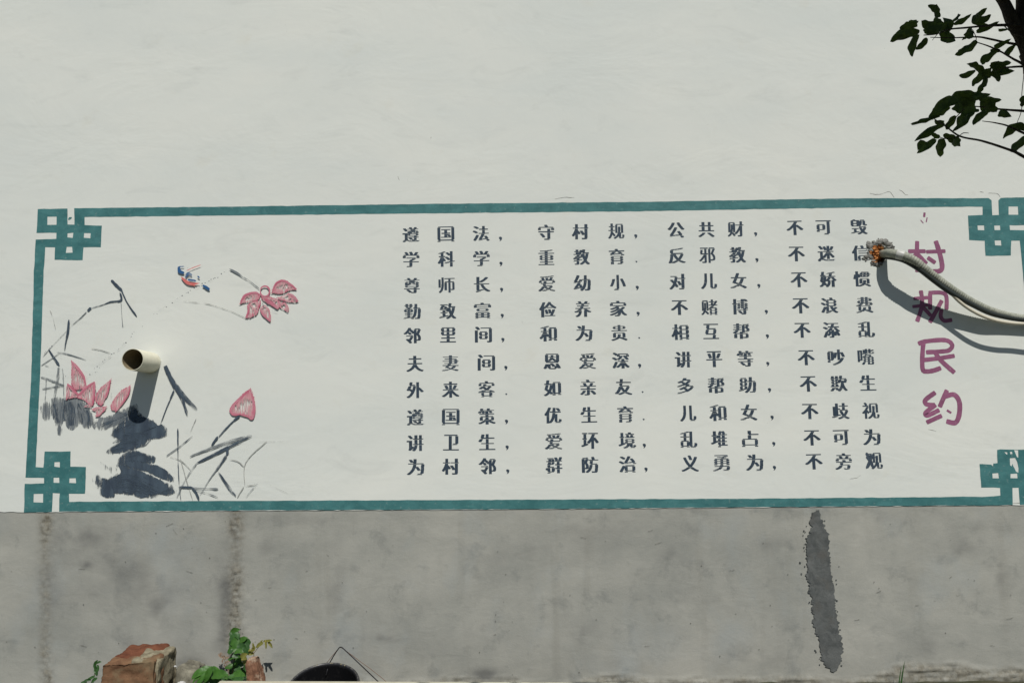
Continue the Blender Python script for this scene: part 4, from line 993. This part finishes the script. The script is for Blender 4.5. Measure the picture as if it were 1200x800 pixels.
for x, y, ang, l, w_, dk in [(540,120,160,90,80,1),(555,95,20,100,60,0),(520,150,220,80,60,1),(575,150,-60,80,50,1),(545,205,200,100,100,0),(540,240,250,90,80,1),(640,180,20,110,70,0),(675,205,-40,90,90,1),(690,230,-80,90,60,1),
    (630,240,10,100,60,0),(600,250,190,90,50,0),(650,290,-80,120,90,1),(620,300,-60,110,90,1),(530,280,-70,90,60,1),(660,340,-80,100,60,1),(520,320,200,100,60,0),(600,340,0,90,60,0),(500,330,230,60,40,1),(515,400,200,80,70,0),(560,370,-30,70,50,1),(585,425,-60,95,90,0),
    (660,380,30,80,50,2),(655,430,-70,90,60,2),(560,500,-80,90,70,0),(630,470,-30,60,60,1),(480,500,200,80,45,0),(520,560,250,80,50,1),(600,540,-60,80,60,1),(690,520,10,80,50,1),(745,485,-5,110,55,0),(725,540,-20,90,60,0),(690,585,-70,70,60,0),(640,560,-90,70,60,1),(500,540,-100,90,40,1),(560,580,-90,90,60,1),(700,640,-90,80,70,1)]:
    px, py = sub(x, y); ms = (LG, LD, LY)[dk]
    place_leaf(random.choice(ms), vine, px, py, D-.2+random.uniform(-.05, .04)+(.06 if y < 300 else 0), ang, l/10*1.15, w_/10*1.15, random.uniform(-.5, .5), .6)
fern = empty('broad_leaf_plant', tuple(T(245, 800, D-.4).xy) + (0,), 'low bright green plant with broad lobed leaves left of the climber', 'plant')
for x, y, ang, l, w_, dk in [(130,600,205,140,70,0),(190,570,190,150,80,0),(230,600,240,150,70,0),(290,580,20,140,90,0),(370,590,5,170,90,0),(310,620,-70,150,90,0),(410,590,-15,120,60,0),(150,650,230,120,45,0),(100,660,220,90,30,0),(240,660,250,120,50,1),(180,680,240,110,40,1),(300,690,260,110,50,1),(360,650,-60,120,70,0),(430,620,-40,100,60,1),
    (520,640,170,140,80,0),(580,620,10,150,80,0),(560,660,-20,160,70,1),(600,650,10,120,60,1),(260,600,180,110,60,0)]:
    px, py = sub(x, y)
    place_leaf(random.choice((LG, LD)[dk]), fern, px, py, D-.42+random.uniform(-.05, .06), ang, l/10*1.3, w_/10*1.35, random.uniform(-.3, .3), 1.1)
fs_ = [T(*sub(300, 900), D-.42), T(*sub(300, 650), D-.42), T(*sub(300, 590), D-.42)]; fs_[0].z = 0
adopt(link_obj('stem', limb('stem', fs_, [.005, .003], 5, .002, 6), M_STEM), fern)
yel = empty('yellow_seedling', tuple(T(299, 795, D-.16).xy) + (0,), 'thin seedling with yellow green leaflets above the broken brown brick', 'plant')
ys_ = [T(*sub(790, 900), D-.13), T(*sub(775, 400), D-.12), T(*sub(790, 330), D-.11), T(*sub(870, 230), D-.1), T(*sub(890, 205), D-.1)]; ys_[0].z = 0
adopt(link_obj('stem', limb('stem', ys_, [.0022, .001], 5, .001, 6), M_STEM), yel)
for x, y, ang, l, w_ in [(940,200,8,95,28),(915,245,-88,95,24),(965,250,-52,85,30),(840,255,215,90,40),(860,215,50,60,18),(765,260,100,60,22),(760,300,240,70,40),(735,340,-10,90,45),(720,320,200,40,24)]:
    px, py = sub(x, y); place_leaf(random.choice(LY), yel, px, py, D-.105+random.uniform(-.01, .01), ang, l/10*1.1, w_/10*1.15, random.uniform(-.3, .3), .4)
dry = empty('dry_weed', tuple(T(258, 795, D-.08).xy) + (0,), 'wispy dry reddish weed left of the climber against the cement', 'plant')
tw = []
for x0, y0, x1, y1 in [(480,600,430,430),(430,430,390,370),(430,430,460,380),(430,430,370,385),(450,500,480,430),(390,370,360,350),(460,460,410,470),(400,380,395,340),(440,420,420,350),(470,560,500,500)]:
    q0, q1 = T(*sub(x0, y0), D-.06), T(*sub(x1, y1), D-.05); tw.append(limb('t', [q0, q0.lerp(q1, .5)+Vector((.003, 0, .002)), q1], [.0016, .0009], 4, .002, 5))
q0 = T(*sub(480, 600), D-.06); tw.append(limb('t', [Vector((q0.x, q0.y, 0)), q0], [.002, .0016], 4, 0, 5))
adopt(link_obj('stem', join_meshes('stem', tw), M_DRY), dry)
for x, y in [(390,360),(430,390),(460,400),(370,380),(410,440),(450,460),(480,440),(400,400),(440,500)]:
    px, py = sub(x, y); place_leaf(random.choice(LDR), dry, px, py, D-.055, random.uniform(0, 360), 4.2, 1.8, random.uniform(-.6, .6), .4)
wl = empty('small_weed', tuple(T(111, 795, D-.2).xy) + (0,), 'small green weed left of the red masonry chunk', 'plant')
sw = [T(104, 830, D-.2), T(110, 795, D-.19), T(112, 778, D-.19)]; sw[0].z = 0
adopt(link_obj('stem', limb('stem', sw, [.002, .001], 5, .001, 6), M_STEM), wl)
for px, py, ang, l, w_ in [(113,776,60,7,3.5),(116,776,20,6,3),(111,781,110,9,4),(114,783,-80,8,4),(112,788,-60,8,4),(107,793,200,8,3),(110,797,220,9,4),(102,797,190,8,3),(98,799,180,7,2.5)]:
    place_leaf(random.choice(LD), wl, px, py, D-.2, ang, l, w_, random.uniform(-.4, .4), .5)
bl = empty('grass_blade', tuple(T(1056, 799, D-.1).xy) + (0,), 'single tall green grass blade standing near the dark crack patch', 'grass')
for (xa, xb, tipy, w_) in ((1054, 1057.5, 774, 2.4), (1052, 1053.6, 780, 1.8)):
    A, B = T(xa, 800, D-.1), T(xb, tipy, D-.09); A.z = -.01
    vs = []; n = 8
    for i in range(n+1):
        t = i/n; p = A.lerp(B, t); h = w_*.5*D/FPX*(1-t)**.6 + .0003; bend = .012*t*t
        vs += [p+Vector((-h+bend, 0, 0)), p+Vector((bend, -.001, 0)), p+Vector((h+bend, 0, 0))]
    adopt(link_obj('blade', mesh_of('blade', vs, [f for i in range(n) for f in ((3*i, 3*i+1, 3*i+4, 3*i+3), (3*i+1, 3*i+2, 3*i+5, 3*i+4))], True), M_LDARK), bl)
tag(link_obj('foam_scrap', lump(T(205.5, 780, D-.30), .0055, 4, (1.3, .8, .6), 2, .5), M_SCRAP), 'tiny white scrap beside the top of the grey stone', 'litter')
tag(link_obj('foam_scrap', lump(T(213, 799, D-.34), .012, 9, (1.5, .8, .4), 2, .6), M_SCRAP), 'white scrap in front of the grey stone beside the broad leaves', 'litter')

# bucket
bc = T(379, 802.5, D-.50); RB = 0.152
buck = empty('black_bucket', (bc.x, bc.y, 0), 'round black plastic bucket with cement splashed rim at the wall foot', 'bucket')
ztop = 0.205; RC = T(379, 803.5, D-.50)
prof = [(0.0, .012), (.108, .012), (.148, ztop-.008), (.148, ztop), (.152, ztop+.004), (.159, ztop+.003), (.161, ztop-.004), (.160, ztop-.016), (.153, ztop-.018), (.152, ztop-.03), (.118, .004), (.112, .0), (0.0, .0)]
n = 48; vs = [(bc.x+r*cos(2*pi*i/n), bc.y+r*sin(2*pi*i/n), z) for r, z in prof for i in range(n)]
fs = [(j*n+i, j*n+(i+1) % n, (j+1)*n+(i+1) % n, (j+1)*n+i) for j in range(len(prof)-1) for i in range(n)]
me = mesh_of('bucket_body', vs, fs, True)
bm = bmesh.new(); bm.from_mesh(me); bmesh.ops.remove_doubles(bm, verts=bm.verts, dist=1e-5); bmesh.ops.recalc_face_normals(bm, faces=bm.faces); bm.to_mesh(me); bm.free()
me.set_sharp_from_angle(angle=radians(50)); adopt(link_obj('bucket_body', me, M_BUCK), buck)
rp = [Vector((bc.x+.1575*cos(a), bc.y+.1575*sin(a), ztop+.001)) for a in np.linspace(0, 2*pi, 49)]
adopt(link_obj('rim', tube('rim', rp, .0062, 8), M_RIM), buck)
sp = [lump((bc.x+.156*cos(a), bc.y+.156*sin(a), ztop+.0055), random.uniform(.002, .0045), i, (1.2, 1.2, .5), 1, .5) for i, a in enumerate([random.uniform(.15, 2.3)**1 for _ in range(13)])]
adopt(link_obj('cement_splash', join_meshes('cement_splash', sp), M_MORTAR, kind='stuff'), buck)
buck.rotation_euler = (radians(21), 0, 0); buck.location = RC - Matrix.Rotation(radians(21), 3, 'X') @ Vector((0, 0, ztop))
q = [T(386, 777, D-.34), T(391, 768, D-.34), T(397, 759, D-.34), T(399.5, 757.8, D-.34), T(403, 760, D-.34), T(421, 777, D-.34), T(441, 796, D-.34), T(462, 816, D-.34)]
q = [T(383.5, 785, D-.36), T(382, 795, D-.36)][::-1] + q; q[-1].z = max(.0, q[-1].z); q[0].z = max(.2, q[0].z)
tag(link_obj('bent_wire', tube('bent_wire', catmull(q, 4), .0026, 7), M_WIRE), 'black bent wire forming a peak over the bucket', 'wire')
q = [T(379, 784, D-.30), T(383, 776, D-.30), T(391, 766, D-.30), T(398, 758.6, D-.30), T(404, 761, D-.30), T(420, 773, D-.30), T(439, 787, D-.30)]
q2 = q[-1].copy(); q2 += Vector((.08, 0, -.07)); q.append(q2); q3 = q2 + Vector((.09, 0, 0)); q3.z = 0; q.append(q3)
tag(link_obj('rusty_wire', tube('rusty_wire', catmull(q[1:], 4), .0013, 6), M_RUST), 'thin rusty wire running behind the black bent wire', 'wire')

# low concrete wall in the foreground
a, b = T(257, 796.6, D-1.0), T(1075, 800.5, D-1.0)
x1 = a.x+3.9; zb = b.z-(0)
L0 = [Vector((a.x, -1.0, a.z)), Vector((x1, -1.0, a.z+(b.z-a.z)*(x1-a.x)/(b.x-a.x))), Vector((x1, -1.22, a.z-.02)), Vector((a.x, -1.22, a.z-.004))]
bm = bmesh.new(); vt = [bm.verts.new(p) for p in L0]; vb = [bm.verts.new((p.x, p.y, -.05)) for p in L0]
bm.faces.new(vt[::-1]); 
for i in range(4): bm.faces.new((vt[i], vt[(i+1) % 4], vb[(i+1) % 4], vb[i]))
bmesh.ops.bevel(bm, geom=[e for e in bm.edges], offset=.006, segments=2, affect='EDGES'); bmesh.ops.recalc_face_normals(bm, faces=bm.faces)
me = bpy.data.meshes.new('low_wall'); bm.to_mesh(me); bm.free()
tag(link_obj('low_wall', me, M_KERB), 'low beige concrete ledge crossing the bottom edge in front of the bucket', 'low wall')
